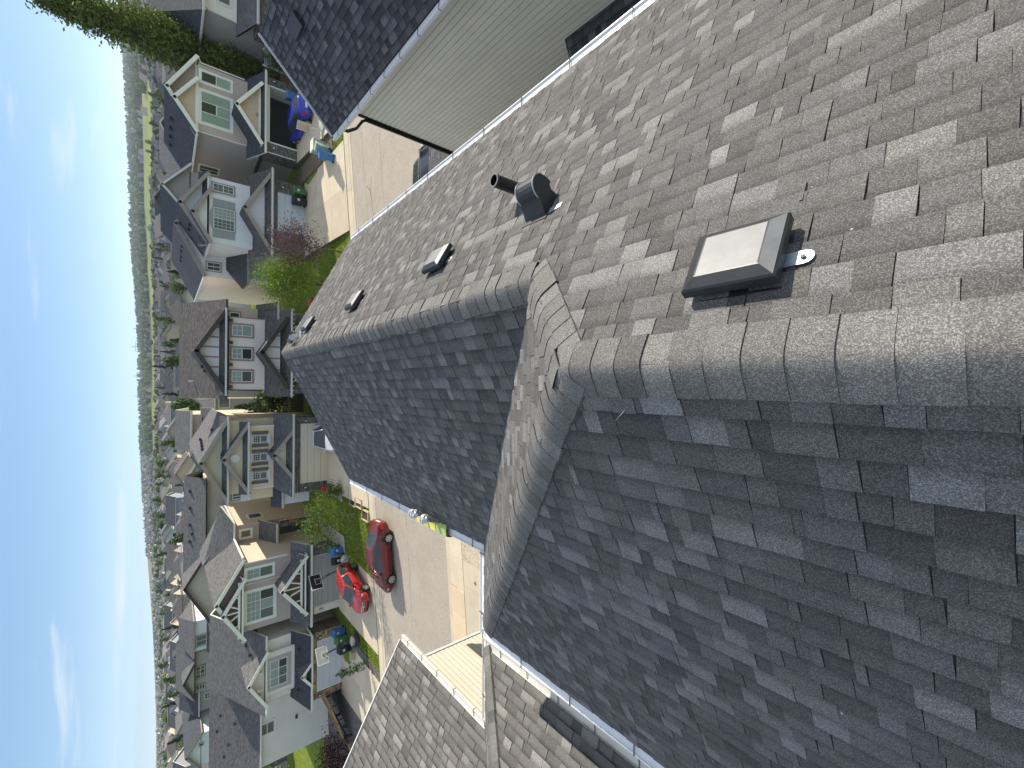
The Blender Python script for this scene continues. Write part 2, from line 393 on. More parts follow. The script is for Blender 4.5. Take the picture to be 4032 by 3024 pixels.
own = thing('grey_roofed_house', 'house under the camera with grey shingle roof, ridge caps and box vents', 'house', (0, 0, 0))
s = .585; Lr = math.hypot(1, s)
RX, RZ = .10, 9.32; EX = 3.97; EZ = RZ - s * EX            # main ridge, eave run, eave height
JY = 1.62; WX, WZ = .78, 8.92; KY = 2.30; WT = 10.75; WF = 12.0  # junction, wing ridge, wing front
WE = WX - (WZ - EZ) / s                                     # left eave of the wing
BACK = -8.0
rnd = random.Random(3)
# deck under the shingles
mb = MB()
RE = RX + EX
mb.slab([(RX, BACK, RZ), (RX, JY, RZ), (WX, KY, WZ), (WX, WT, WZ), (RE, WF, EZ), (RE, BACK, EZ)], .10)
mb.slab([(RX, BACK, RZ), (RX, JY, RZ), (RX - EX, JY + EX, EZ), (RX - EX, BACK, EZ)], .10)
mb.slab([(RX, JY, RZ), (WX, KY, WZ), (WE, KY + (WX - WE), EZ), (RX - EX, JY + EX, EZ)], .10)
mb.slab([(WX, KY, WZ), (WX, WT, WZ), (WE, WF, EZ), (WE, KY + (WX - WE), EZ)], .10)
mb.slab([(WX, WT, WZ), (WE, WF, EZ), (RE, WF, EZ)], .10)
mb.build('roof_deck', [M_deck, M_gut, M_gut], own)
faces = []
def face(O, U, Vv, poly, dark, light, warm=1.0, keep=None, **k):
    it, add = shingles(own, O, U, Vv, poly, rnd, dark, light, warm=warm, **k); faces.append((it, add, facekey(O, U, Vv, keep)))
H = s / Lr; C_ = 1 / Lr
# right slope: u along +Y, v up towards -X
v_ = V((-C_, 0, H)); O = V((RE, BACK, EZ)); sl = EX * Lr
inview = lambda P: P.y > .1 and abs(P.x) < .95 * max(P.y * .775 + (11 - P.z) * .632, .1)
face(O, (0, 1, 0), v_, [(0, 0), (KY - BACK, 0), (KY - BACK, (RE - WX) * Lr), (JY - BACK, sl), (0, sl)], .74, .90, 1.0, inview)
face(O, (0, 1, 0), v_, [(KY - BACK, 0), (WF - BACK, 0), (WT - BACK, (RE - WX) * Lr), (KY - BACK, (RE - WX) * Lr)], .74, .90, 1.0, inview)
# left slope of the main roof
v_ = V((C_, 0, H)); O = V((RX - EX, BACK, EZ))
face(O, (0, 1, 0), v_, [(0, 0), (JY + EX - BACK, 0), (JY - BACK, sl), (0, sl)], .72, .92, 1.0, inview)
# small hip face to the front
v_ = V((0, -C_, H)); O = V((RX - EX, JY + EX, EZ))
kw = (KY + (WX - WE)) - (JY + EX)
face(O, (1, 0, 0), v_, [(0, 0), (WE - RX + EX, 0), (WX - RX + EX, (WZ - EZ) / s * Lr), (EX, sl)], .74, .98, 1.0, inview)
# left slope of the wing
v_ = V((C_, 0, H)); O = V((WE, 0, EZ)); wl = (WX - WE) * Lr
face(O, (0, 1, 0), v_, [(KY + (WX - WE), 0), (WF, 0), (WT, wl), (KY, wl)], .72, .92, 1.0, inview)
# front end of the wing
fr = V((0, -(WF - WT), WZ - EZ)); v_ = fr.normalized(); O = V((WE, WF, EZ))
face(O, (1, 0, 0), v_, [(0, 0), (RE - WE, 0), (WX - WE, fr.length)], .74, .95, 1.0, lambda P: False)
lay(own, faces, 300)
dR = V((C_, 0, -H)); dL = V((-C_, 0, -H)); dF = V((0, C_, -H))
def perp(v, d): v = V(v); return v - d * v.dot(d)
rc = random.Random(5)
# main ridge, laid towards the camera
caps(own, (RX, BACK, RZ), (RX, JY + .02, RZ), dL, dR, rc, tone=1.0)
h = V((-EX, EX, -s * EX)).normalized()
caps(own, (RX, JY, RZ), V((RX, JY, RZ)) + h * 6.02, perp(dL, h), perp(dF, h), rc, tone=1.0, name='hip_cap')
h2 = (V((WX, KY, WZ)) - V((RX, JY, RZ))).normalized()
caps(own, (WX, KY + .02, WZ), (WX, WT + .03, WZ), dL, dR, rc, tone=.98)
caps(own, V((RX, JY, RZ)) + h2 * .03, V((WX, KY, WZ)) + h2 * .09, perp(dF, h2), perp(dR, h2), rc, tone=1.0, name='hip_cap')
h3 = (V((WE, WF, EZ)) - V((WX, WT, WZ))).normalized(); h4 = (V((RE, WF, EZ)) - V((WX, WT, WZ))).normalized()
# gutters
gutter(own, (RE + .01, BACK, EZ - .015), (RE + .01, WF, EZ - .015), (1, 0, 0))
gutter(own, (RX - EX - .01, BACK, EZ - .015), (RX - EX - .01, JY + EX + .10, EZ - .015), (-1, 0, 0))
gutter(own, (RX - EX - .11, JY + EX + .01, EZ - .015), (WE - .12, JY + EX + .01, EZ - .015), (0, 1, 0))
gutter(own, (WE - .01, JY + EX + .01, EZ - .015), (WE - .01, WF, EZ - .015), (-1, 0, 0))
# walls under the eaves
M_ownwall = siding('siding_pale_grey', (0.42, 0.42, 0.40))
mb = MB(); mb.box(RX - EX + .45, RE - .45, BACK + .4, JY + EX - .45, -1.5, EZ - .12); mb.build('wall', M_ownwall, own)
mb = MB(); mb.box(WE + .45, RE - .452, JY + EX - .46, WF - .45, -1.5, EZ - .12); mb.build('wall', M_ownwall, own)

# ---- things on the own roof
def onroof(x, y): return V((x, y, RZ - s * (x - RX)))
NR = V((H, 0, C_)); UR = V((-C_, 0, H)); YR = V((0, 1, 0))    # normal, up the slope, along the eave
def frame_obj(pt, rz=0):
    pass
def vent(cx, cy, w=.36, d=.33, hh=.115, extra=False, label=''):
    """low box vent: throat, flared cap with a raised centre, flange strap with a nail"""
    c = onroof(cx, cy); T = lambda a, b, z: c + YR * a + UR * b + NR * z
    root = None
    cap = MB(); r = w / 2; q = d / 2
    lv = [(1.0, .045), (1.0, .085), (.96, .094), (.70, .118), (.66, .119)]
    rings = [[T(sx * r * k, sy * q * k, z) for sx, sy in ((-1, -1), (1, -1), (1, 1), (-1, 1))] for k, z in lv]
    vs = [p for R_ in rings for p in R_]; fs = []
    for i in range(len(rings) - 1):
        for k in range(4): fs.append((i * 4 + k, i * 4 + (k + 1) % 4, (i + 1) * 4 + (k + 1) % 4, (i + 1) * 4 + k))
    cap.mesh(vs, fs); cap.poly([p for p in rings[-1]], 1); cap.poly([p for p in rings[0]][::-1], 0)
    cap.m[-1 - 1] = 1
    cap.m[2 * 4 + 3] = 1
    v = cap.build('roof_vent', [M_blackmetal, M_dust], own, label=label)
    # sides of the raised part wear dust too
    th = MB(); a = .72
    b = [T(sx * r * a, sy * q * a, 0.0) for sx, sy in ((-1, -1), (1, -1), (1, 1), (-1, 1))]; t = [T(sx * r * a, sy * q * a, .05) for sx, sy in ((-1, -1), (1, -1), (1, 1), (-1, 1))]
    th.hexa(b, t); th.build('vent_throat', M_blackmetal, v)
    fl = MB(); fl.hexa([T(-r * 1.0, -q * .9, .004), T(r, -q * .9, .004), T(r, q * 1.0, .004), T(-r, q * 1.0, .004)], [T(-r, -q * .9, .010), T(r, -q * .9, .010), T(r, q, .010), T(-r, q, .010)]); 
    fl.build('vent_flange', M_blackmetal, v)
    # strap tongue towards -Y
    st = MB(); pts = []; L0, L1, hw = -r * .9, -r - .075, .034
    prof = [(L0, -hw), (L1 + .02, -hw)] + [(L1 + .02 - .034 * math.sin(t_), -hw * math.cos(t_)) for t_ in [.5, 1.0, 1.57, 2.1, 2.6]] + [(L1 + .02, hw), (L0, hw)]
    B = [T(a_, b_ + q * .15, .012) for a_, b_ in prof]; Tt = [T(a_, b_ + q * .15, .016) for a_, b_ in prof]; m = len(prof)
    st.mesh(B + Tt, [tuple(range(m - 1, -1, -1)), tuple(range(m, 2 * m))] + [(i, (i + 1) % m, (i + 1) % m + m, i + m) for i in range(m)]); st.build('strap', M_galv, v)
    nl = MB(); nl.tube([T(L1 + .022, q * .15 + .004, .014), T(L1 + .022, q * .15 + .004, .026)], .009, 8); nl.build('nail', M_blackmetal, v)
    return v, T
# fix: rotate footprint so that the long side runs along the ridge
v1, T1 = vent(.515, .80, .375, .325, label='large black box vent with a dusty raised top nearest the camera')
v2, T2 = vent(1.42, 4.28, .37, .32, label='second box vent along the ridge with galvanized tongue')
v3, T3 = vent(1.35, 6.85, .37, .32, label='third box vent with pale blue reflecting top')
v4, T4 = vent(1.27, 9.45, .37, .32, label='farthest box vent with a black rope grab beside it')
# rope anchor and grab by the farthest vent
c = onroof(1.0, 9.9)
an = thing('rope_grab', 'black rope grab and steel plate lying beside the farthest roof vent', 'roof anchor', c)
mb = MB(); mb.tube([c + V((.02, -.28, .16)), c + V((-.02, .10, .12))], .055, 10); mb.build('body', M_blackmetal, an)
mb = MB(); mb.tube([c + V((.02, -.30, .16)), c + V((.02, -.28, .16))], .062, 10); mb.build('collar', M_galv, an)
mb = MB(); mb.tube([c + V((-.03, .10, .12)), c + V((.05, .22, .10)), c + V((.16, .22, .07)), c + V((.20, .10, .06)), c + V((.15, 0, .05))], .018, 8); mb.build('handle', M_blackmetal, an)
mb = MB(); mb.box(c.x + .06, c.x + .20, c.y - .16, c.y - .02, c.z - .05, c.z - .035); mb.build('steel_plate', M_galv, an)

# plumbing stack and gooseneck hood
M_abs = mat('black_pipe', (0.012, 0.012, 0.013), rough=0.38, spec=0.6)
M_pipein = mat('pipe_inside', (0.004, 0.004, 0.004), rough=0.9)
pc = onroof(1.93, 3.18); ps = thing('plumbing_pipe', 'open black plumbing pipe standing in its grey roof boot', 'vent pipe', pc)
mb = MB(); tp = pc; n = 18
def ring(c_, r, z): return [c_ + V((math.cos(2 * math.pi * k / n) * r, math.sin(2 * math.pi * k / n) * r, z)) for k in range(n)]
vs = ring(pc, .06, -.03) + ring(pc, .06, .37) + ring(pc, .051, .37) + ring(pc, .051, .05); fs = []
for j in range(3):
    for k in range(n): fs.append((j * n + k, j * n + (k + 1) % n, (j + 1) * n + (k + 1) % n, (j + 1) * n + k))
fs.append(tuple(range(3 * n, 4 * n))); mb.mesh(vs, fs); mb.build('pipe', M_abs, ps, smooth=False)
mb = MB(); vs = [q for r, z in ((.055, .368), (.0625, .368), (.0625, .377), (.051, .377)) for q in ring(pc, r, z)]
mb.mesh(vs, [(j * n + k, j * n + (k + 1) % n, ((j + 1) % 4) * n + (k + 1) % n, ((j + 1) % 4) * n + k) for j in range(4) for k in range(n)]); mb.build('pipe_rim', mat('pipe_rim', (.22, .22, .22), rough=.5), ps)
mb = MB(); mb.tube([pc + V((0, 0, -.01)), pc + V((0, 0, .09)), pc + V((0, 0, .12))], .07, 16, radii=[.085, .062, .05]); mb.build('rubber_boot', M_blackmetal, ps)
mb = MB(); T = lambda a, b, z: pc + YR * a + UR * b + NR * z
mb.hexa([T(-.15, -.12, .008), T(.15, -.12, .008), T(.15, .16, .008), T(-.15, .16, .008)], [T(-.15, -.12, .013), T(.15, -.12, .013), T(.15, .16, .013), T(-.15, .16, .013)]); mb.build('flashing', mat('lead_flashing', (.17, .175, .18), rough=.6, var=.2, vscale=12), ps)
# hood: swept profile that rises and curls over, open towards the eave
hc = onroof(1.55, 2.68); hd = thing('vent_hood', 'black curled metal vent hood beside the plumbing pipe', 'vent hood', hc)
T = lambda a, b, z: hc + YR * a + UR * b + NR * z
mb = MB(); hw = .105
# outline in the plane (b up the slope, z normal)
outl = [(.17, .0), (.15, .04), (.09, .12)] + [(-.045 + .125 * math.cos(t_), .165 + .125 * math.sin(t_)) for t_ in [k_ * .33 - .1 for k_ in range(10)]]
inn = [(-.16, .13), (-.12, .115), (-.10, .08), (-.11, .03), (-.12, 0)]
pr = outl + inn; m = len(pr)
pr = [(b * .88, z * .88) for b, z in pr]; outl = [(b * .88, z * .88) for b, z in outl]; A = [T(-hw * (1.0 if z > .15 else 1.15), b, z) for b, z in pr]; B = [T(hw * (1.0 if z > .15 else 1.15), b, z) for b, z in pr]
mb.mesh(A + B, [(i, i + 1, i + 1 + m, i + m) for i in range(m - 1)]); mb.mesh(A, [tuple(range(m))]); mb.mesh(B, [tuple(range(m))[::-1]])
mb.build('hood', M_blackmetal, hd)
for sgn in (-1, 1):
    mb = MB(); P = [T(sgn * hw * 1.02, b, z + .004) for b, z in outl[3:12]]; mb.tube(P, .006, 6); mb.build('seam_rim', mat('worn_metal_edge', (.45, .45, .44), rough=.4, metal=.3), hd)
mb = MB(); mb.hexa([T(-.15, -.14, .008), T(.15, -.14, .008), T(.15, .19, .008), T(-.15, .19, .008)], [T(-.15, -.14, .016), T(.15, -.14, .016), T(.15, .19, .016), T(-.15, .19, .016)]); mb.build('base_plate', M_blackmetal, hd)
mb = MB(); mb.hexa([T(-.165, .10, .017), T(-.28, .07, .010), T(-.28, .12, .010), T(-.165, .155, .017)], [T(-.165, .10, .020), T(-.28, .07, .013), T(-.28, .12, .013), T(-.165, .155, .020)]); mb.build('strap', M_galv, hd)
# small debris on the shingles
for (x, y, a, l_, nm, lb) in ((.36, .745, .3, .11, 'shingle_offcut', 'narrow shingle strip lying by the nearest box vent'),):
    c = onroof(.82, .62); mb = MB(); T = lambda a, b, z: c + YR * a + UR * b + NR * z
    mb.hexa([T(-.008, -.06, .012), T(.008, -.06, .012), T(.004, .05, .012), T(-.008, .05, .012)], [T(-.008, -.06, .017), T(.008, -.06, .017), T(.004, .05, .017), T(-.008, .05, .017)], 0, .9)
    tag(mb.build('shingle_offcut', M_sh), lb, 'offcut')
c = V((-.12, 1.30, RZ - s * .22 + .03)); mb = MB(); mb.hexa([c, c + V((.012, -.01, 0)), c + V((-.05, .07, -.03)), c + V((-.052, .072, -.03))], [p + V((0, 0, .004)) for p in (c, c + V((.012, -.01, 0)), c + V((-.05, .07, -.03)), c + V((-.052, .072, -.03)))]); tag(mb.build('plastic_strip', mat('pale_plastic', (.7, .7, .66))), 'thin pale strip poking from under the ridge cap', 'strip')
# white grit specks scattered on the roof
mb = MB(); rg = random.Random(9)
for i in range(60):
    x = rg.uniform(-3.5, 3.6); y = rg.uniform(.3, 7); z = RZ - s * abs(x - RX) + .012
    if x < WX and y > 1.8: continue
    r = rg.uniform(.003, .007); mb.mesh([(x - r, y, z), (x, y - r, z), (x + r, y, z), (x, y + r, z), (x, y, z + r)], [(0, 1, 4), (1, 2, 4), (2, 3, 4), (3, 0, 4)])
tag(mb.build('grit', mat('white_grit', (.7, .7, .68))), 'white grit specks scattered over the shingles', None, kind='stuff')

# ladder against the wing's left gutter
lad = thing('extension_ladder', 'extension ladder with foil wrapped rail ends leaning on the left gutter', 'ladder', (-4.4, 7.2, .1))
M_alu = mat('ladder_rail', (.30, .26, .24), rough=.5, var=.2, vscale=8); M_foil = mat('crumpled_foil', (.68, .70, .72), rough=.35, metal=.35, var=.3, vscale=25, bump=.02, bscale=35)
lt = lambda y, t: V((-2.34 - 2.1 * t, y, 7.42 - 7.3 * t))
for y in (7.42, 6.98):
    mb = MB(); mb.bar(lt(y, 0), lt(y, 1), .035, .085, up=(1, 0, .2)); mb.build('rail', M_alu, lad)
    mb = MB(); c = lt(y, .012); bm = []
    vs = []; rr = random.Random(int(y * 100))
    for k in range(7):
        for j in range(10):
            ph = math.pi * k / 6; th = 2 * math.pi * j / 10; r = .085 * (1 + rr.uniform(-.18, .18)) * (abs(math.sin(ph)) ** .6 + .05); vs.append(c + V((r * math.cos(th), r * math.sin(th), .09 * math.cos(ph))))
    mb.mesh(vs, [(k * 10 + j, k * 10 + (j + 1) % 10, (k + 1) * 10 + (j + 1) % 10, (k + 1) * 10 + j) for k in range(6) for j in range(10)]); mb.build('foil_wrap', M_foil, lad)
for k in range(22):
    t = .05 + k * .042; mb = MB(); mb.tube([lt(6.98, t), lt(7.42, t)], .016, 6); mb.build('rung', M_alu, lad)
# foam guards over the gutter
M_foam = mat('yellow_foam', (.80, .74, .16), rough=.8, var=.25, vscale=9, bump=.01); M_foamg = mat('green_foam', (.45, .58, .20), rough=.8, var=.25, vscale=9, bump=.01)
for (ya, yb, mm, lb) in ((7.82, 7.44, M_foam, 'yellow foam pad clipped over the gutter beyond the ladder'), (7.42, 7.06, M_foam, 'yellow foam pad on the gutter between the ladder rails'), (7.04, 6.68, M_foamg, 'green foam pad on the gutter nearest the roof corner')):
    mb = MB(); nseg = 9; x0 = WE + .02; x1 = WE - .20; rr = random.Random(int(ya * 10)); top = []; 
    for k in range(nseg + 1):
        y = ya + (yb - ya) * k / nseg; j = rr.uniform(-.025, .025) + (.022 if k % 2 else 0)
        top.append([(x0 + j, y, EZ + .055), (x0 - .07, y, EZ + .075), (x1 + .04, y, EZ + .06), (x1 + j * .6, y, EZ - .03), (x1 + j * .6 + .02, y, EZ - .10)])
    vs = [p for r in top for p in r] + [(p[0], p[1], p[2] - .025) for r in top for p in r]; m = 5; q = m * (nseg + 1)
    fs = [(i * m + k, i * m + k + 1, (i + 1) * m + k + 1, (i + 1) * m + k) for i in range(nseg) for k in range(m - 1)] + [(q + i * m + k, q + (i + 1) * m + k, q + (i + 1) * m + k + 1, q + i * m + k + 1) for i in range(nseg) for k in range(m - 1)]
    fs += [(i * m, (i + 1) * m, q + (i + 1) * m, q + i * m) for i in range(nseg)] + [(i * m + 4, q + i * m + 4, q + (i + 1) * m + 4, (i + 1) * m + 4) for i in range(nseg)] + [tuple([0, 1, 2, 3, 4, q + 4, q + 3, q + 2, q + 1, q])]
    mb.mesh(vs, fs); tag(mb.build('foam_pad', mm), lb, 'foam pad')
# ================================================================== street
M_asph = mat('asphalt', (0.46, 0.40, 0.315), rough=0.92, var=0.10, vscale=0.8, spk=.35, spscale=45, bump=.004, bscale=60)
M_conc = mat('concrete', (0.68, 0.58, 0.415), rough=0.9, attr=True, var=0.09, vscale=1.2, bump=.003, bscale=30)
M_joint = mat('concrete_joint', (0.16, 0.135, 0.105), rough=0.95)
M_grass = mat('grass', (0.20, 0.255, 0.036), rough=0.95, var=0.42, vscale=2.2, bump=.05, bscale=14, spec=.15)
M_soil = mat('soil_gravel', (0.155, 0.145, 0.135), rough=0.95, var=0.2, vscale=3, spk=.8, spscale=14, bump=.03, bscale=18)
M_dirt = mat('bare_ground', (0.19, 0.145, 0.105), rough=0.95, var=0.25, vscale=1.4, spk=.5, spscale=12, bump=.02, bscale=12)
xs = [-95 + 2 * i for i in range(96)]
# ground: strips along the street, dropped under the road
ys = [-40, -14, -6, 0, 4, 8, 11, 13, 15, 16.5, 17.95, 17.951, 30.35, 30.351, 32, 34, 36, 38, 39.5, 42, 46, 50, 55, 60, 66, 75]
def ground_h(x, y):
    if 17.951 <= y <= 30.35: return gz(x, 20) - .12
    return gz(x, y)
vs = [(x, y, ground_h(x, y)) for y in ys for x in xs]; nx = len(xs)
mb = MB(); mb.mesh(vs, [(j * nx + i, j * nx + i + 1, (j + 1) * nx + i + 1, (j + 1) * nx + i) for j in range(len(ys) - 1) for i in range(nx - 1)])
struct('lawn_ground', mb, M_grass, smooth=False)
def strip(name, x0, x1, y0, y1, h, mat_, thick=.06, step=3.0, extra=0):
    mb = MB(); n = max(1, int((x1 - x0) / step)); X = [x0 + (x1 - x0) * i / n for i in range(n + 1)]
    for a, b in zip(X, X[1:]):
        mb.hexa([(a, y0, street_z(a) + h - thick), (b, y0, street_z(b) + h - thick), (b, y1, street_z(b) + h - thick), (a, y1, street_z(a) + h - thick)],
                [(a, y0, street_z(a) + h), (b, y0, street_z(b) + h), (b, y1, street_z(b) + h), (a, y1, street_z(a) + h)])
    return struct(name, mb, mat_)
strip('road', -95, 95, 19.72, 29.30, 0.0, M_asph)
# worn wheel tracks and repairs
M_crack = mat('road_crack_sealer', (0.15, 0.13, 0.115), rough=.8)
def scribble(name, pts, w, mm, h=.004):
    mb = MB(); P = [V((x, y, street_z(x) + h)) for x, y in pts]
    for a, b in zip(P, P[1:]):
        d = (b - a); d.z = 0; d.normalize(); sd = V((-d.y, d.x, 0)) * w / 2; mb.poly([a - sd, b - sd, b + sd, a + sd])
    o = struct(name, mb, mm); return o
r_ = random.Random(4)
def wander(x0, y0, dx, dy, n, j):
    p = [(x0, y0)]
    for i in range(n): p.append((p[-1][0] + dx + r_.uniform(-j, j), p[-1][1] + dy + r_.uniform(-j, j)))
    return p
scribble('road_crack', wander(12.6, 26.6, -.28, -.02, 9, .10), .05, M_crack); scribble('road_crack', wander(13.2, 26.2, -.2, .08, 5, .1), .04, M_crack); scribble('road_crack', wander(12.9, 27.0, -.2, -.13, 4, .1), .04, M_crack)
scribble('road_crack', wander(16, 24.6, -.8, 0, 30, .05), .022, M_crack); scribble('road_crack', wander(17, 27.4, -.9, 0, 24, .06), .02, M_crack)
scribble('road_crack', wander(-6, 24.4, -.8, 0, 20, .04), .02, M_crack)
M_stain = mat('oil_stain', (0.20, 0.165, 0.135), rough=.85, var=.2)
for (x, y, a, b) in ((10.2, 20.9, .32, .14), (9.3, 20.75, .16, .09)):
    mb = MB(); mb.poly([V((x + a * math.cos(t) * (1 + .2 * math.sin(3 * t)), y + b * math.sin(t) * (1 + .2 * math.cos(2 * t)), street_z(x + a * math.cos(t)) + .005)) for t in [k * .42 for k in range(15)]]); struct('road_stain', mb, M_stain)

def panels(name, x0, x1, y0, y1, zf, px=1.5, py=1.5, gap=.016, tone=1.0, rnd=r_, th=.05, label=None, skew=0, warm=0.0):
    """poured concrete: joint bed plus one slab per panel"""
    base = MB(); NX = max(1, round((x1 - x0) / px)); NY = max(1, round((y1 - y0) / py))
    X = [x0 + (x1 - x0) * i / NX for i in range(NX + 1)]; Y = [y0 + (y1 - y0) * i / NY for i in range(NY + 1)]
    for i in range(NX):
        for j in range(NY):
            q = [(X[i], Y[j]), (X[i + 1], Y[j]), (X[i + 1], Y[j + 1]), (X[i], Y[j + 1])]
            base.hexa([(x, y, zf(x, y) - .20) for x, y in q], [(x, y, zf(x, y) - .018) for x, y in q])
    root = base.build(name, M_joint); root['kind'] = 'structure'
    if label: root['label'] = label
    for i in range(NX):
        for j in range(NY):
            q = [(X[i] + gap / 2, Y[j] + gap / 2), (X[i + 1] - gap / 2, Y[j] + gap / 2), (X[i + 1] - gap / 2, Y[j + 1] - gap / 2), (X[i] + gap / 2, Y[j + 1] - gap / 2)]
            t = tone * rnd.uniform(.93, 1.07); mb = MB(); mb.hexa([(x, y, zf(x, y) - .017) for x, y in q], [(x, y, zf(x, y)) for x, y in q], 0, (t * (1 + warm), t, t * (1 - warm)))
            mb.build('concrete_slab', M_conc, root)
    return root
sz = lambda h: (lambda x, y: street_z(x) + h)
# far kerb and gutter, near kerb with walk behind it
panels('kerb', -44, 44, 29.31, 29.72, sz(.015), px=3.0, py=.5, tone=.95)
panels('kerb_apron', -44, 44, 29.73, 30.34, lambda x, y: street_z(x) + .02 + .13 * smoothstep(29.7, 30.3, y) * 0.6, px=3.0, py=.7, tone=1.05)
panels('kerb_near', -30, 30, 19.30, 19.71, sz(.015), px=3.0, py=.5, tone=.95)
panels('sidewalk', -30, 30, 18.0, 19.29, lambda x, y: street_z(x) + .10 - .06 * smoothstep(19.0, 19.3, y), px=1.5, py=1.5, tone=1.03)
panels('sidewalk_repair', -14.2, -10.2, 18.02, 19.28, lambda x, y: street_z(x) + .104, px=1.33, py=1.4, tone=1.0, warm=.10)
def drive(name, x0, x1, y0, y1, z1, z0=None, **k):
    """driveway from the kerb (y0) up to a garage slab at height z1"""
    zf = lambda x, y: (street_z(x) + .11) * (1 - (y - y0) / (y1 - y0)) + z1 * (y - y0) / (y1 - y0) + .02
    return panels(name, x0, x1, y0, y1, zf, px=k.pop('px', 2.5), py=k.pop('py', 2.9), **k)
D1 = drive('driveway', 18.7, 24.6, 30.36, 38.9, 2.42)
drive('driveway', 11.0, 17.2, 30.36, 38.9, 1.80)
drive('driveway', -.2, 6.0, 30.36, 38.5, .95)
drive('driveway', -8.7, -2.5, 30.36, 38.9, -.08)
drive('driveway', -19.5, -13.9, 30.36, 38.9, -1.18)
drive('driveway', -26.9, -21.6, 30.36, 38.9, -1.40)
panels('driveway', -14.8, -7.2, 9.0, 17.98, lambda x, y: street_z(x) + .10 + .3 * (1 - smoothstep(9, 18, y)), px=2.55, py=3.0, tone=.96)
panels('driveway', 6.6, 12.6, 9.0, 17.98, lambda x, y: street_z(x) + .10 + .4 * (1 - smoothstep(9, 18, y)), px=2.5, py=3.0, tone=.96)
# manhole lid and wall of gravel beds
mb = MB(); mb.tube([(-9.3, 16.9, street_z(-9.3) + .12), (-9.3, 16.9, street_z(-9.3) + .135)], .09, 12); struct('valve_lid', mb, M_crack)
def bed(name, pts, mm, h=.03):
    mb = MB(); P = [V((x, y, gz(x, y) + h)) for x, y in pts]; mb.poly(P); mb.poly([p - V((0, 0, .15)) for p in P][::-1]); return struct(name, mb, mm)
def gridbed(name, x0, x1, y0, y1, mm, h=.03):
    mb = MB(); nx_ = max(1, int((x1 - x0) / 1.0)); ny_ = max(1, int((y1 - y0) / 1.0))
    P = [[V((x0 + (x1 - x0) * i / nx_, y0 + (y1 - y0) * j / ny_, gz(x0 + (x1 - x0) * i / nx_, y0 + (y1 - y0) * j / ny_) + h)) for i in range(nx_ + 1)] for j in range(ny_ + 1)]
    vs = [p for r in P for p in r]; mb.mesh(vs, [(j * (nx_ + 1) + i, j * (nx_ + 1) + i + 1, (j + 1) * (nx_ + 1) + i + 1, (j + 1) * (nx_ + 1) + i) for j in range(ny_) for i in range(nx_)])
    return struct(name, mb, mm)
gridbed('gravel_bed', -21.55, -20.9, 30.4, 38.7, M_soil, .05)
gridbed('gravel_bed', -38, -26.95, 30.4, 46, M_soil, .05)
gridbed('dirt_strip', 17.25, 18.6, 32.5, 42, M_dirt, .06)
gridbed('dirt_strip', 24.7, 30, 33.5, 50, M_dirt, .05)
M_path = mat('path_concrete', (.40, .37, .31), rough=.9, var=.1, vscale=1.5)
gridbed('side_path', -9.4, -8.75, 36, 42, M_path, .08)
gridbed('side_yard', -7.0, -4.2, -8, 12, M_soil, .03)
gridbed('side_yard', 4.0, 7.0, -8, 12, M_soil, .03)
gridbed('entry_path', -13.8, -12.4, 36.5, 44, M_path, .06)

# ---------------- far land
mb = MB(); na = 90; rs = [72]
while rs[-1] < 5200: rs.append(rs[-1] * 1.045)
azs = [-1.25 + 2.5 * i / na for i in range(na + 1)]
M_land = mat('far_land', (1, 1, 1), rough=1.0, attr=True, var=.25, vscale=.02, spec=.1)
def landcol(x, y):
    d = math.hypot(x, y); az = x / max(y, 1); n = noise.noise(V((x * .004, y * .004, 3.3))); n2 = noise.noise(V((x * .02, y * .006, 1.3)))
    if d > 300 and az > -.12 and 500 + 100 * n + (.45 - az) * 300 < d < 1250 + 200 * n and az < .56 + .1 * n: return (.20 + .05 * n2, .25 + .05 * n2, .065)
    if az < -.30 and d > 1750 + 250 * n and az < -.36 + .0001 * d: return (.30 + .05 * n2, .27 + .05 * n2, .13)
    if n > .33 and d > 500: return (.13, .16, .05)
    return (.07, .085, .04)
vs = []; cs = []
for r in rs:
    for a in azs:
        y = r / math.sqrt(1 + a * a); x = a * y; vs.append((x, y, tz(x, y) - .3 - (0.4 if r < 76 else 0)))
m = na + 1
for j in range(len(rs) - 1):
    for i in range(na):
        a = vs[j * m + i]; b = vs[(j + 1) * m + i + 1]; c = landcol((a[0] + b[0]) / 2, (a[1] + b[1]) / 2)
        mb.mesh([vs[j * m + i], vs[j * m + i + 1], vs[(j + 1) * m + i + 1], vs[(j + 1) * m + i]], [(0, 1, 2, 3)], 0, c)
struct('terrain', mb, M_land)
# land behind and to the sides of the camera, and out to the horizon
mb = MB(); mb.mesh([(-6000, -6000, -9), (6000, -6000, -9), (6000, 7000, -9), (-6000, 7000, -9)], [(0, 1, 2, 3)]); struct('ground', mb, M_grass)
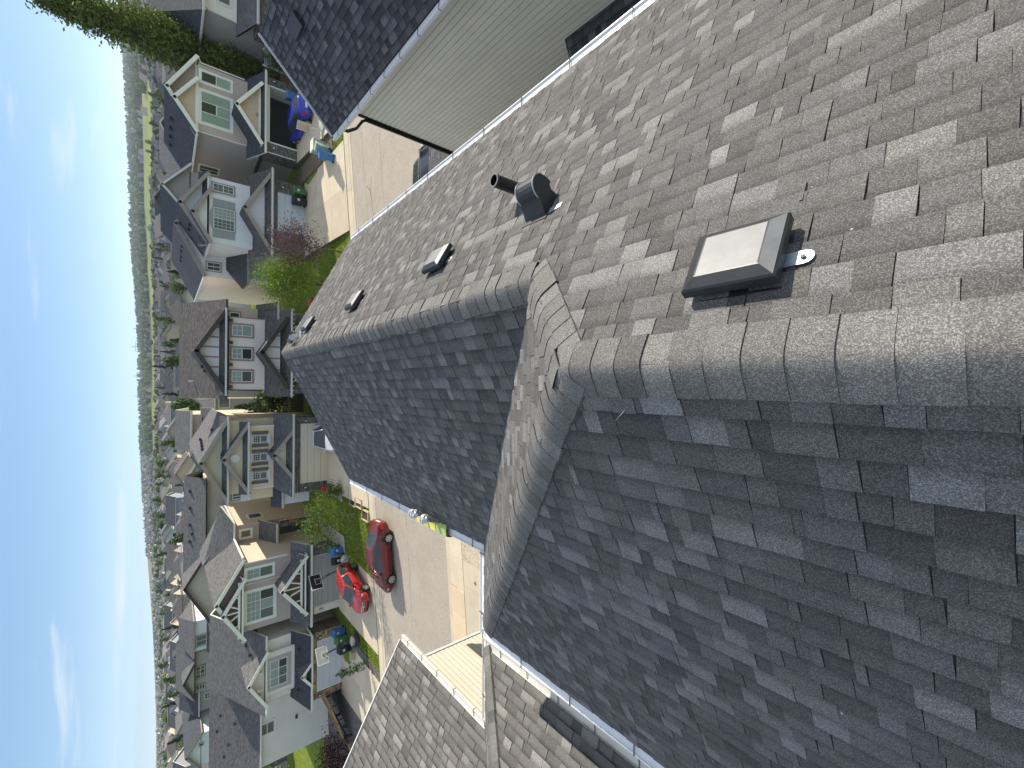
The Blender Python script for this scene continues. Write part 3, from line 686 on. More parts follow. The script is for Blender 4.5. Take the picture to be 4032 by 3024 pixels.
# ================================================================== neighbours beside the camera
M_tan = mat('lap_board_tan', (0.84, 0.79, 0.67), rough=0.55, attr=True, var=0.05, vscale=1.5)
M_beige = mat('lap_board_beige', (0.62, 0.56, 0.46), rough=0.55, attr=True, var=0.04, vscale=1.5)
M_dkbrown = mat('dark_brown_trim', (0.028, 0.022, 0.018), rough=0.4)
M_trimw = mat('white_trim', (0.72, 0.72, 0.70), rough=0.5, var=.04)
M_blackdp = mat('black_downspout', (0.015, 0.014, 0.014), rough=0.35)
def boards(root, p0, p1, z0, z1, out, mm, h=.13, blen=3.6, rnd=random.Random(2), part='siding_board', zslope=None):
    """lapped siding boards on a wall running p0 -> p1 in plan, each board a piece, butt joints staggered"""
    a = V((p0[0], p0[1], 0)); b = V((p1[0], p1[1], 0)); d = (b - a); Ln = d.length; d.normalize(); o = V((out[0], out[1], 0)).normalized()
    z = z0; row = 0
    while z < z1 - .01:
        zt = min(z + h, z1) - .017; x = -rnd.uniform(0, blen)
        while x < Ln:
            xa = max(0, x); xb = min(Ln, x + blen - .004)
            if xb - xa > .05:
                A = a + d * xa; B = a + d * xb; t = rnd.uniform(.975, 1.025); mb = MB()
                mb.hexa([A + V((0, 0, z)), B + V((0, 0, z)), B + V((0, 0, z)) + o * .014, A + V((0, 0, z)) + o * .014],
                        [A + V((0, 0, zt)), B + V((0, 0, zt)), B + V((0, 0, zt)) + o * .008, A + V((0, 0, zt)) + o * .008], 0, t)
                mb.build(part, mm, root)
            x += blen
        z += h; row += 1

# ---- right neighbour (wall facing the camera side, gutter above, roof rising away)
ang = math.atan2(.40, 6.03)
RN = thing('tan_sided_house', 'tan lap sided house with dark steep roof and white gutter beside the camera', 'house', (7.19, 12.62, 0), -ang, world=False)
# own frame: x away from the camera, y along the street-to-yard direction, origin under the front end of the gutter
rn = random.Random(12)
EZn = 7.30; pitch = .97; Ln_ = math.hypot(1, pitch); back = -16; rise = 1.9
mb = MB(); mb.slab([(0, back, EZn), (0, 0, EZn), (rise, 0, EZn + rise * pitch), (rise, back, EZn + rise * pitch)], .12)
mb.slab([(2 * rise, back, EZn), (2 * rise, 0, EZn), (rise, 0, EZn + rise * pitch), (rise, back, EZn + rise * pitch)], .12)
mb.build('roof_deck', [M_deck, M_dkbrown, M_dkbrown], RN)
save = own
M_shR = mat('shingle_granules_blue_grey', (0.105, 0.108, 0.115), rough=0.95, attr=True, var=0.08, vscale=6, spk=.5, spscale=200, bump=.002, bscale=160, spec=.3)
fU = V((0, 1, 0)); fV = V((1 / Ln_, 0, pitch / Ln_)); O = V((0, back, EZn))
it, add = shingles(RN, O, fU, fV, [(0, 0), (-back, 0), (-back, rise * Ln_), (0, rise * Ln_)], rn, .62, .95, expo=.143, wmin=.12, wmax=.26, thick=(.006, .015))
Mrn = Matrix.Translation(V((7.19, 12.62, 0))) @ Matrix.Rotation(-ang, 4, 'Z')
M_shx = M_shR
def keyR(itm):
    x = sum(p[0] for p in itm[0]) / len(itm[0]); y = sum(p[1] for p in itm[0]) / len(itm[0]); P = Mrn @ (O + fU * x + fV * y)
    depth = P.y * .775 + (11 - P.z) * .632
    return (P - CAM).length if (P.x < .92 * depth and P.y > 0) else 1e9
lay(RN, [(it, add, keyR)], 300)
gutter(RN, (-.01, back, EZn - .02), (-.01, .02, EZn - .02), (-1, 0, 0), seam=.8)
mb = MB(); mb.box(.345, 2 * rise - .34, back + .3, -.92, -1, EZn + .12); mb.build('wall', mat('wall_groove_shade_tan', (.38, .35, .30)), RN)  # darker backing shows through the board gaps as painted groove shadow
mb = MB(); mb.poly([(.36, -.93, EZn), (2 * rise - .36, -.93, EZn), (rise, -.93, EZn + (rise - .36) * pitch)]); mb.build('gable_wall', M_tan, RN)
boards(RN, (.34, back + .3), (.34, -1.0), -.6, EZn + .06, (-1, 0), M_tan, h=.128, rnd=rn)
mb = MB(); mb.box(.01, .33, back, -.02, EZn - .16, EZn - .13); mb.build('soffit', M_dkbrown, RN)
mb = MB(); mb.tube([(-.06, -.62, EZn - .12), (-.06, -.62, EZn - .22), (.05, -.72, EZn - .42), (.22, -.86, EZn - .52), (.27, -.92, EZn - .62), (.27, -.92, -.3)], .045, 6); mb.build('downspout', M_blackdp, RN)
mb = MB(); mb.box(.30, .36, -1.0, -.90, -.6, EZn - .1); mb.build('corner_board', M_dkbrown, RN)
mb = MB(); ff = V((0, 0, 0)); mb.bar((0, .02, EZn - .03), (rise, .02, EZn - .03 + rise * pitch), .03, .16, up=(-pitch, 0, 1)); mb.build('fascia', M_trimw, RN)
# low black box vent on its roof
def nvent(root, c, nrm, up, along, w=.40, d=.30):
    T = lambda a, b, z: c + along * a + up * b + nrm * z
    mb = MB(); mb.hexa([T(-w / 2, -d / 2, .05), T(w / 2, -d / 2, .05), T(w / 2, d / 2, .05), T(-w / 2, d / 2, .05)], [T(-w / 2, -d / 2, .13), T(w / 2, -d / 2, .13), T(w / 2, d / 2, .13), T(-w / 2, d / 2, .13)]); v = mb.build('roof_vent', M_blackmetal, root)
    mb = MB(); mb.hexa([T(-w / 3, -d / 3, 0), T(w / 3, -d / 3, 0), T(w / 3, d / 3, 0), T(-w / 3, d / 3, 0)], [T(-w / 3, -d / 3, .05), T(w / 3, -d / 3, .05), T(w / 3, d / 3, .05), T(-w / 3, d / 3, .05)]); mb.build('vent_throat', M_blackmetal, v); return v
nR = V((-pitch / Ln_, 0, 1 / Ln_))
nvent(RN, V((1.35, -1.75, EZn + 1.35 * pitch)), nR, fV, fU, .62, .30)
# lean-to roof on the wall and the low garage roof in front
mb = MB(); mb.slab([(-.75, -10.5, 4.18), (-.75, -6.6, 4.18), (.33, -6.6, 4.71), (.33, -10.5, 4.71)], .12)
mb.build('lean_to_roof', [M_deck, M_dkbrown, M_dkbrown], RN)
fV2 = V((1.08, 0, .53)).normalized(); it, add = shingles(RN, V((-.75, -10.5, 4.18)), fU, fV2, [(0, 0), (3.9, 0), (3.9, 1.2), (0, 1.2)], rn, .6, .8)
rest = MB(); [add(rest, q) for q in it]; rest.build('lean_to_shingles', M_shR, RN, kind='stuff')
mb = MB(); mb.box(-.6, .33, -10.3, -6.8, -.5, 4.15); mb.build('bump_out', M_tan, RN)
mb = MB(); mb.slab([(.2, -.9, 3.9), (.2, 2.6, 2.9), (6.6, 2.6, 2.9), (6.6, -.9, 3.9)], .14); mb.build('garage_roof_deck', [M_deck, M_dkbrown, M_dkbrown], RN)
gv = V((0, -3.5, 1.0)).normalized(); it, add = shingles(RN, V((.2, 2.6, 2.9)), V((1, 0, 0)), gv, [(0, 0), (6.4, 0), (6.4, 3.6), (0, 3.6)], rn, .7, .95, thick=(.006, .014))
rest = MB(); [add(rest, q) for q in it]; rest.build('garage_shingles', M_shR, RN, kind='stuff')
mb = MB(); mb.box(.6, 6.3, -.9, 2.2, -.3, 2.95); mb.build('garage_wall', M_tan, RN)

# ---- left neighbour: mirrored house, sunlit tan shingles
M_shL = mat('shingle_granules_tan', (0.172, 0.168, 0.156), rough=0.95, attr=True, var=0.08, vscale=6, spk=.5, spscale=170, bump=.002, bscale=120, spec=.3)
LN = thing('beige_sided_house', 'beige house with tan grey hipped roof and cream gutters beside the camera', 'house', (-9.4, 0, 0))
ln = random.Random(21); M_shx = M_shL
z0 = 6.1; ex = -5.05; yh = 6.8; wx = -6.66; wf = 10.62; run = 3.95; s2 = .56; Ls = math.hypot(1, s2); rx = ex - run; rz = z0 + run * s2
wrun = 3.3; wr = wx - wrun; wz = z0 + wrun * s2
mb = MB()
mb.slab([(ex, -9, z0), (ex, yh, z0), (rx, yh - run, rz), (rx, -9, rz)], .1)
mb.slab([(2 * rx - ex, -9, z0), (2 * rx - ex, wf, z0), (rx, yh - run, rz), (rx, -9, rz)], .1)
mb.slab([(ex, yh, z0), (rx, yh - run, rz), (wx - run + .0, yh - run + (0), z0 + run * s2), (wx, yh, z0)], .1)
mb.slab([(wx, yh, z0), (wx, wf, z0), (wr, wf, wz), (wr, yh - wrun, wz)], .1)
mb.slab([(2 * wr - wx, yh, z0), (2 * wr - wx, wf, z0), (wr, wf, wz), (wr, yh, wz)], .1)
mb.build('roof_deck', [M_deck, M_trimw, M_trimw], LN)
c2 = 1 / Ls; h2_ = s2 / Ls
fl_ = []
def f2(O, U, Vv, poly, dk=.80, lt_=.97):
    it, add = shingles(LN, O, U, Vv, poly, ln, dk, lt_, expo=.145, wmin=.15, wmax=.34, thick=(.005, .020), warm=1.01)
    fl_.append((it, add, facekey(O, U, Vv, lambda P: P.y > 1 and P.x > -.95 * (P.y * .775 + (11 - P.z) * .632))))
f2((ex, -9, z0), (0, 1, 0), (-c2, 0, h2_), [(0, 0), (9 + yh, 0), (9 + yh - run, run * Ls), (0, run * Ls)])
f2((ex, yh, z0), (-1, 0, 0), (0, -c2, h2_), [(0, 0), (ex - wx, 0), (run + ex - wx, run * Ls), (run, run * Ls)])
f2((wx, 0, z0), (0, 1, 0), (-c2, 0, h2_), [(yh, 0), (wf, 0), (wf, wrun * Ls), (yh - wrun, wrun * Ls)])
f2((2 * wr - wx, 0, z0), (0, 1, 0), (c2, 0, h2_), [(yh, 0), (wf, 0), (wf, wrun * Ls), (yh, wrun * Ls)])
lay(LN, fl_, 300)
_sh = M_sh; M_sh = M_shL
hh = V((-run, -run, run * s2)).normalized(); dRl = V((c2, 0, -h2_)); dFl = V((0, c2, -h2_)); dLl = V((-c2, 0, -h2_))
caps(LN, (ex, yh, z0 + .01), (rx, yh - run, rz + .01), perp(dFl, hh), perp(dRl, hh), ln, tone=.9, half=.15, lift=.03, name='hip_cap', expo=.17)
caps(LN, (wr, wf, wz), (wr, yh - 1, wz), dLl, dRl, ln, tone=.9, half=.15, lift=.03, expo=.17)
M_sh = _sh
M_gutc = mat('gutter_cream', (0.70, 0.67, 0.60), rough=.4, var=.08, vscale=6)
gutter(LN, (ex + .01, -9, z0 - .02), (ex + .01, yh + .1, z0 - .02), (1, 0, 0), mats=M_gutc, seam=.75)
gutter(LN, (ex + .11, yh + .01, z0 - .02), (wx + .12, yh + .01, z0 - .02), (0, 1, 0), mats=M_gutc, seam=.75)
gutter(LN, (wx + .01, yh + .1, z0 - .02), (wx + .01, wf, z0 - .02), (1, 0, 0), mats=M_gutc, seam=.75)
mb = MB(); mb.bar((wx, wf + .02, z0 - .04), (wr, wf + .02, wz - .04), .03, .15, up=(s2, 0, 1)); mb.build('fascia', M_trimw, LN)
mb = MB(); mb.box(rx - 3.2, ex - .42, -8.6, yh - .42, -1.6, z0 - .12); mb.build('wall', mat('wall_groove_shade_beige', (.40, .36, .29)), LN)  # both darker backings show between the boards as painted lap shade
mb = MB(); mb.box(wr - 3, wx - .42, 2, wf - .42, -1.6, z0 - .121); mb.build('wall', mat('wall_groove_shade_beige', (.40, .36, .29)), LN)
boards(LN, (ex - .41, -2), (ex - .41, yh - .41), -1.4, z0 - .13, (1, 0), M_beige, rnd=ln)
boards(LN, (wx - .41, yh - .4), (wx - .41, wf - .41), -1.4, z0 - .13, (1, 0), M_beige, rnd=ln)
boards(LN, (ex - .41, yh - .41), (wx - .41, yh - .41), -1.4, z0 - .13, (0, 1), M_beige, rnd=ln)
mb = MB(); mb.box(wx - .42, wx - .37, wf - .47, wf - .40, -1.6, z0 - .12); mb.build('corner_board', M_trimw, LN)
mb = MB(); mb.box(ex - .43, ex - .36, yh - .47, yh - .38, -1.6, z0 - .12); mb.build('corner_board', M_trimw, LN)
mb = MB(); mb.tube([(ex + .06, yh - 1.15, z0 - .1), (ex + .02, yh - 1.18, z0 - .25), (ex - .30, yh - 1.22, z0 - .5), (ex - .33, yh - 1.22, z0 - .8), (ex - .33, yh - 1.22, -.3)], .045, 6); mb.build('downspout', M_dkbrown, LN)
# fireplace bump-out with a metal cap and white rails
mb = MB(); mb.box(ex - .36, ex + .12, 2.0, 3.7, -.6, 4.6); b_ = mb.build('chimney_bump', M_beige, LN)
mb = MB(); mb.box(ex - .36, ex + .18, 1.95, 3.75, 4.6, 4.66); mb.build('metal_cap', mat('grey_flashing', (.30, .33, .30), rough=.5), b_)
for y in (yh + .35, yh + 1.6):
    mb = MB(); mb.box(wx - .36, wx + .9, y, y + .05, 1.9, 1.96); mb.build('white_rail', M_trimw, LN)
mb = MB(); mb.box(wx - .36, wx + .9, yh - .2, yh + 1.8, 1.2, 1.9); mb.build('side_bay', M_soil, LN)
M_shx = _sh
# ================================================================== houses across the street
R_mid = brickmat('roof_shingles_grey', (.115, .115, .118), (.19, .187, .182), (.07, .07, .072), .30, .14, noise_amt=.18, bump=.012)
R_dark = brickmat('roof_shingles_slate', (.062, .068, .080), (.092, .098, .112), (.045, .048, .055), .30, .14, noise_amt=.15, bump=.010)
R_brown = brickmat('roof_shingles_brown', (.105, .095, .088), (.175, .162, .150), (.06, .055, .052), .30, .14, noise_amt=.18, bump=.012)
R_light = brickmat('roof_shingles_pale', (.17, .165, .158), (.26, .25, .24), (.11, .105, .10), .32, .14, noise_amt=.16, bump=.012)
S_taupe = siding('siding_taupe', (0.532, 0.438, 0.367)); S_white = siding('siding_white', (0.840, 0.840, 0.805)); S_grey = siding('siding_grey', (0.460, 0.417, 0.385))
S_blush = siding('siding_blush', (0.840, 0.729, 0.641)); S_cream = siding('siding_cream', (0.840, 0.676, 0.445)); S_sage = siding('siding_sage', (0.655, 0.580, 0.433))
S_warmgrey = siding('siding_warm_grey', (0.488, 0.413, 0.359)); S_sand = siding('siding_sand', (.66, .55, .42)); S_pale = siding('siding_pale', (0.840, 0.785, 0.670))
M_stucco = mat('stucco', (0.762, 0.676, 0.544), rough=.9, var=.08, vscale=2, bump=.01, bscale=30)
M_cstucco = mat('stucco_panel_white', (0.667, 0.667, 0.690), rough=.85, var=.03)
M_tanst = mat('stucco_tan', (0.610, 0.497, 0.346), rough=.9, var=.1, vscale=8)
M_brpanel = mat('brown_panel', (.22, .165, .125), rough=.8, var=.1)
M_cream = mat('cream_trim', (0.840, 0.840, 0.711), rough=.5, var=.03); M_greytrim = mat('grey_trim', (0.330, 0.299, 0.262), rough=.6, var=.06); M_mauve = mat('mauve_trim', (0.293, 0.209, 0.181), rough=.6, var=.06)
M_choc = mat('chocolate_trim', (.055, .040, .036), rough=.55); M_lilac = mat('garage_door_pale', (0.644, 0.644, 0.667), rough=.5, var=.03); M_gdcream = mat('garage_door_cream', (0.759, 0.674, 0.497), rough=.5, var=.03)
M_gdwhite = mat('garage_door_bluish', (.60, .66, .70), rough=.5, var=.03); M_gdgrey = mat('garage_door_grey', (0.377, 0.361, 0.329), rough=.5, var=.03)
B_stone = brickmat('stone_veneer_grey', (0.127, 0.109, 0.091), (.27, .25, .215), (.06, .055, .05), .34, .13, noise_amt=.35, bump=.03, nscale=9)
P_blind = glassmat('pane_with_blind', (.30, .36, .335), .15); P_dark = glassmat('pane_dark', (.035, .045, .05), .06); P_green = glassmat('pane_green_blind', (.27, .36, .28), .2); P_mid = glassmat('pane_half_blind', (.12, .14, .14), .1)
M_lampw = mat('lamp_frosted', (.8, .8, .75), rough=.3); M_shut = mat('shutter_charcoal', (.13, .125, .125), rough=.6); M_shutg = mat('shutter_sage', (.33, .36, .345), rough=.6)
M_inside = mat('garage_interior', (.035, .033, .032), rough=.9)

class House:
    def __init__(s, name, label, x, y, z, trim=None, roof=None, gut=None):
        s.r = thing(name, label, 'house', (x, y, z)); s.trim = trim or M_trimw; s.roofm = roof or R_mid; s.gut = gut or s.trim
    def box(s, x0, x1, y0, y1, z0, z1, m, name='wall', label=None):
        mb = MB(); mb.box(x0, x1, y0, y1, z0, z1)
        # uv for masonry
        for i, f in enumerate(mb.f):
            P = [V(mb.v[k]) for k in f]; n = (P[1] - P[0]).cross(P[2] - P[1])
            mb.uv[i] = [((p.x if abs(n.y) > abs(n.x) else p.y), p.z) for p in P]
        return mb.build(name, m, s.r, label=label)
    def roof(s, *planes, m=None, th=.14, name='roof'):
        mb = MB(); [mb.slab(p, th) for p in planes]; return mb.build(name, [m or s.roofm, s.trim, s.trim], s.r)
    def gable(s, xl, xr, ze, xa, za, yf, yb, wall=None, ov=.45, fas=.22, panel=None, pent=None, zl=None, batt=None, fm=None, m=None, wz=None):
        """gable facing the street: two slopes, rake boards, wall panel; pent = (depth, rise) skirt roof under the panel"""
        fm = fm or s.trim; zl = zl or ze
        ro = s.roof([(xl, yf, zl), (xa, yf, za), (xa, yb, za), (xl, yb, zl)], [(xa, yf, za), (xr, yf, ze), (xr, yb, ze), (xa, yb, za)], m=m, th=.12)
        for (x0, z0_, x1, z1_) in ((xl, zl, xa, za), (xa, za, xr, ze)):
            mb = MB(); d = V((x1 - x0, 0, z1_ - z0_)).normalized(); nn = V((-d.z, 0, d.x)); nn = nn if nn.z > 0 else -nn
            a = V((x0, yf - .025, z0_)) - nn * .04; b = V((x1, yf - .025, z1_)) - nn * .04
            if x0 == xa: a = a + d * 0.0
            mb.hexa([a - V((0, .02, 0)) - nn * fas, b - V((0, .02, 0)) - nn * fas, b + V((0, .02, 0)) - nn * fas, a + V((0, .02, 0)) - nn * fas],
                    [a - V((0, .02, 0)), b - V((0, .02, 0)), b + V((0, .02, 0)), a + V((0, .02, 0))]); mb.build('fascia', fm, s.r)
        y = yf + ov; k = (za - ze) / (xr - xa); kl = (za - zl) / (xa - xl); pz = pent[1] if pent else 0
        zb = wz if wz is not None else ze
        if panel is not None:
            zz = zb + pz; e = .06
            mb = MB(); P = [(xl + (zz - zl) / kl + e, y, zz - .02), (xr - (zz - ze) / k - e, y, zz - .02), (xa, y, za - .14)]
            mb.poly(P); P2 = [(p[0], p[1] + .1, p[2]) for p in P]; mb.poly(P2[::-1]); mb.build('gable_panel', panel, s.r)
            if batt:
                n_, w_, bm = batt
                for i in range(n_):
                    x = P[0][0] + (P[1][0] - P[0][0]) * (i + 1) / (n_ + 1); zt = za - (abs(x - xa) * (k if x > xa else kl)) - .15
                    if zt > zz + .1: s.box(x - w_ / 2, x + w_ / 2, y - .03, y + .01, zz, zt, bm, 'batten')
        if pent:
            d_, r_2 = pent; mb = MB(); mb.slab([(xl, yf, zb), (xr, yf, zb), (xr, yf + d_ + .3, zb + r_2 * (d_ + .3) / d_), (xl, yf + d_ + .3, zb + r_2 * (d_ + .3) / d_)], .12); mb.build('skirt_roof', [m or s.roofm, s.gut, s.gut], s.r)
        return ro
    def gutt(s, x0, x1, y, z, m=None):
        mb = MB(); m = m or s.gut
        mb.hexa([(x0, y - .10, z - .12), (x1, y - .10, z - .12), (x1, y, z - .12), (x0, y, z - .12)], [(x0, y - .13, z), (x1, y - .13, z), (x1, y, z), (x0, y, z)])
        return mb.build('gutter', m, s.r)
    def gutty(s, x, y0, y1, z, sg=-1, m=None):
        mb = MB(); m = m or s.gut; mb.box(min(x, x + sg * .12), max(x, x + sg * .12), y0, y1, z - .12, z); return mb.build('gutter', m, s.r)
    def win(s, x0, x1, z0, z1, y, nx=2, nz=1, trim=None, tw=.12, panes=None, grid=(0, 0), side=None, frame=None, label=None):
        """window on a wall facing the street (side: -1/+1 puts it on a wall facing -x/+x at x = y and runs along y)"""
        def B(mb, a0, a1, c0, c1, d0, d1):
            if side is None: mb.box(a0, a1, y - d1, y - d0, c0, c1)
            elif side < 0: mb.box(y - d1, y - d0, a0, a1, c0, c1)
            else: mb.box(y + d0, y + d1, a0, a1, c0, c1)
        trim = trim or s.trim; frame = frame or M_trimw
        mb = MB(); B(mb, x0 - tw, x1 + tw, z0 - tw, z0, 0, .05); B(mb, x0 - tw, x1 + tw, z1, z1 + tw, 0, .05); B(mb, x0 - tw, x0, z0, z1, 0, .05); B(mb, x1, x1 + tw, z0, z1, 0, .05)
        w = mb.build('window', trim, s.r, label=label)
        fw = .055; mb = MB(); B(mb, x0, x1, z0, z0 + fw, .0, .065); B(mb, x0, x1, z1 - fw, z1, .0, .065); B(mb, x0, x0 + fw, z0 + fw, z1 - fw, .0, .065); B(mb, x1 - fw, x1, z0 + fw, z1 - fw, .0, .065)
        for i in range(1, nx): x = x0 + (x1 - x0) * i / nx; B(mb, x - fw / 2, x + fw / 2, z0 + fw, z1 - fw, .0, .062)
        for j in range(1, nz): z = z0 + (z1 - z0) * j / nz; B(mb, x0 + fw, x1 - fw, z - fw / 2, z + fw / 2, .0, .06)
        mb.build('frame', frame, w)
        k = 0; panes = panes or [P_dark]
        for j in range(nz):
            for i in range(nx):
                a0 = x0 + (x1 - x0) * i / nx + fw / 2; a1 = x0 + (x1 - x0) * (i + 1) / nx - fw / 2; c0 = z0 + (z1 - z0) * j / nz + fw / 2; c1 = z0 + (z1 - z0) * (j + 1) / nz - fw / 2
                mb = MB(); B(mb, a0, a1, c0, c1, .0, .03); mb.build('pane', panes[k % len(panes)], w)
                if grid[0] and (k in grid[2] if len(grid) > 2 else True):
                    g = MB()
                    for q in range(1, grid[0]): x = a0 + (a1 - a0) * q / grid[0]; B(g, x - .011, x + .011, c0, c1, .031, .042)
                    for q in range(1, grid[1]): z = c0 + (c1 - c0) * q / grid[1]; B(g, a0, a1, z - .011, z + .011, .031, .043)
                    g.build('muntin', frame, w)
                k += 1
        return w
    def shutter(s, x0, x1, z0, z1, y, m): return s.box(x0, x1, y - .05, y, z0, z1, m, 'shutter')
    def door(s, x0, x1, z0, z1, y, m, trim, rows=4, cols=1, label=None, tw=.14):
        mb = MB(); mb.box(x0 - tw, x0, y - .04, y, z0, z1 + tw); mb.box(x1, x1 + tw, y - .04, y, z0, z1 + tw); mb.box(x0, x1, y - .04, y, z1, z1 + tw)
        d = mb.build('garage_door', trim, s.r, label=label)
        for j in range(rows):
            a = z0 + (z1 - z0) * j / rows + .008; b = z0 + (z1 - z0) * (j + 1) / rows - .008; mb = MB(); mb.box(x0, x1, y - .025, y + .02, a, b)
            mb.build('door_panel', m, d)
        return d
    def down(s, pts, m=None, r=.04):
        mb = MB(); mb.tube(pts, r, 4); return mb.build('downspout', m or s.gut, s.r)
    def vents(s, pts, n=(0, 0, 1), sz=.32):
        for p in pts:
            mb = MB(); p = V(p); mb.box(p.x - sz / 2, p.x + sz / 2, p.y - sz / 2, p.y + sz / 2, p.z - .05, p.z + .14); mb.build('roof_vent', M_blackmetal, s.r)
    def lamp(s, x, y, z):
        mb = MB(); mb.box(x - .06, x + .06, y - .12, y, z - .12, z + .10); w = mb.build('wall_lamp', M_blackmetal, s.r); mb = MB(); mb.box(x - .045, x + .045, y - .135, y - .121, z - .08, z + .06); mb.build('lamp_glass', M_lampw, w)

def slopez(y, y0, z0_, k): return z0_ + k * (y - y0)

# ---------------------------------------------------- H1: taupe house, open garage
h = House('taupe_house', 'taupe sided house with twin cream gables and an open dark garage', 22, 40, 2.3, trim=M_cream, roof=R_dark)
h.box(19.60, 24.80, 40.4, 52, 1.2, 9.05, S_taupe); h.box(19.56, 19.60, 40.45, 52, .8, 9.05, S_grey, label='side wall with shade painted in as grey')  # side panel in a greyer siding puts its shade into the colour
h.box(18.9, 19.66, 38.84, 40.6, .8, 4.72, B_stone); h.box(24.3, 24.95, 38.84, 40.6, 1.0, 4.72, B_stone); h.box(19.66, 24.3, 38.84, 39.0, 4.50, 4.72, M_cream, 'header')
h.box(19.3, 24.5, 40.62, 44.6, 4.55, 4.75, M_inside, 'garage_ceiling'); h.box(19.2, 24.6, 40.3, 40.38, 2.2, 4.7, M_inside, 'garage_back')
h.box(19.66, 19.76, 38.80, 40.3, 2.3, 4.5, M_cream, 'door_jamb'); h.box(24.2, 24.3, 38.80, 40.3, 2.3, 4.5, M_cream, 'door_jamb'); h.box(19.66, 24.3, 38.8, 38.835, 4.45, 4.55, M_cream, 'door_jamb')
h.roof([(18.55, 38.4, 4.85), (25.05, 38.4, 4.85), (25.05, 40.5, 5.85), (18.55, 40.5, 5.85)]); h.gutt(18.5, 25.1, 38.4, 4.88)
h.gable(19.1, 24.15, 5.12, 21.68, 6.9, 38.5, 41, panel=M_tanst, ov=.42, wz=5.22); h.box(19.5, 23.8, 38.88, 38.93, 5.06, 5.22, M_cream, 'gable_sill')
h.box(21.5, 21.72, 38.83, 38.87, 5.24, 5.42, M_greytrim, 'house_number')
h.gable(19.2, 25.5, 9.18, 22.3, 11.05, 40.5, 50, panel=S_taupe, ov=.5); h.gable(19.25, 23.55, 9.16, 21.4, 10.62, 40.0, 42, panel=M_tanst, ov=.35)
h.box(19.5, 23.4, 40.3, 40.36, 9.0, 9.2, M_cream, 'gable_sill'); h.box(23.4, 24.9, 40.9, 40.96, 9.0, 9.2, M_cream, 'gable_sill')
h.win(20.38, 22.78, 6.93, 8.86, 40.4, 3, 1, panes=[P_green, P_dark, P_green], tw=.18); h.box(21.2, 21.96, 40.32, 40.38, 7.82, 7.9, M_trimw, 'rail'); h.box(21.22, 21.94, 40.345, 40.365, 6.98, 7.82, P_green, 'pane')
h.win(23.5, 24.3, 6.93, 8.86, 40.4, 1, 2, panes=[P_green, P_dark], tw=.14)
h.down([(19.5, 40.1, 9.05), (19.55, 40.32, 8.85), (19.55, 40.32, 5.9)]); h.down([(25.1, 40.1, 9.05), (24.85, 40.32, 8.85), (24.85, 40.32, 6.0)]); h.down([(18.6, 38.3, 4.75), (18.82, 38.75, 4.5), (18.82, 38.75, 2.6)])
h.gutty(19.2, 40.1, 50.5, 9.16); h.box(24.86, 24.9, 40.3, 40.4, 6, 9, M_cream, 'corner_board')
h.win(46.2, 47.6, 7.2, 8.6, 19.56, 2, 1, side=-1, panes=[P_dark], tw=.1)
h.vents([(21.4, 43.5, 10.56), (21.4, 45.1, 10.56), (21.4, 46.7, 10.56), (21.4, 48.3, 10.56)]); h.lamp(19.25, 38.84, 4.2); h.lamp(24.65, 38.84, 4.2)
h.roof([(19.0, 50, 9.2), (19.0, 58, 9.2), (24, 58, 11.4), (24, 50, 11.4)], [(29, 50, 9.2), (29, 58, 9.2), (24, 58, 11.4), (24, 50, 11.4)], m=R_light)
h.box(19.7, 28, 50.2, 57.6, 1, 9.2, S_grey)

# ---------------------------------------------------- H0: grey house at the end of the view
h = House('pale_grey_house', 'pale grey house beyond the tall poplar with a long side wall', 33, 42, 3, trim=M_trimw, roof=R_dark)
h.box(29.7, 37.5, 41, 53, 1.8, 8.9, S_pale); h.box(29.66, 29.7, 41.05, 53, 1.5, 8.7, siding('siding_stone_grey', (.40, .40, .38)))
h.roof([(29.2, 40.5, 8.75), (38, 40.5, 8.75), (36, 47, 12.2), (31.5, 47, 12.2)], [(29.2, 40.5, 8.75), (31.5, 47, 12.2), (31.5, 49, 12.2), (29.2, 53.5, 8.75)]); h.gutt(29.1, 38, 40.45, 8.8); h.gutty(29.2, 40.4, 53.5, 8.8)
h.win(30.7, 32.2, 6.95, 7.75, 41, 2, 1, panes=[P_mid]); h.down([(29.45, 40.5, 8.65), (29.68, 40.95, 8.4), (29.68, 40.95, 6.7)])
h.box(28.9, 37, 38.9, 41, 1.8, 5.3, B_stone); h.roof([(28.6, 38.5, 5.4), (37.4, 38.5, 5.4), (37.4, 41.1, 6.55), (28.6, 41.1, 6.55)], [(28.6, 38.5, 5.4), (28.6, 41.1, 6.55), (28.9, 41.1, 6.2), (28.9, 38.9, 5.3)], m=R_mid); h.gutt(28.5, 37.4, 38.5, 5.45)
f_ = thing('slatted_fence', 'grey slatted fence panel between the pale grey house and the poplar', 'fence', (28, 40.5, 2.4))
for i in range(13):
    mb = MB(); z = 2.9 + i * .135; mb.box(26.9, 29.5, 40.45, 40.49, z, z + .085); mb.build('slat', mat('fence_slat_grey', (.42, .43, .42), rough=.7), f_)
for x in (26.85, 28.2, 29.5):
    mb = MB(); mb.box(x - .05, x + .05, 40.5, 40.6, 2.0, 4.72); mb.build('post', M_trimw, f_)

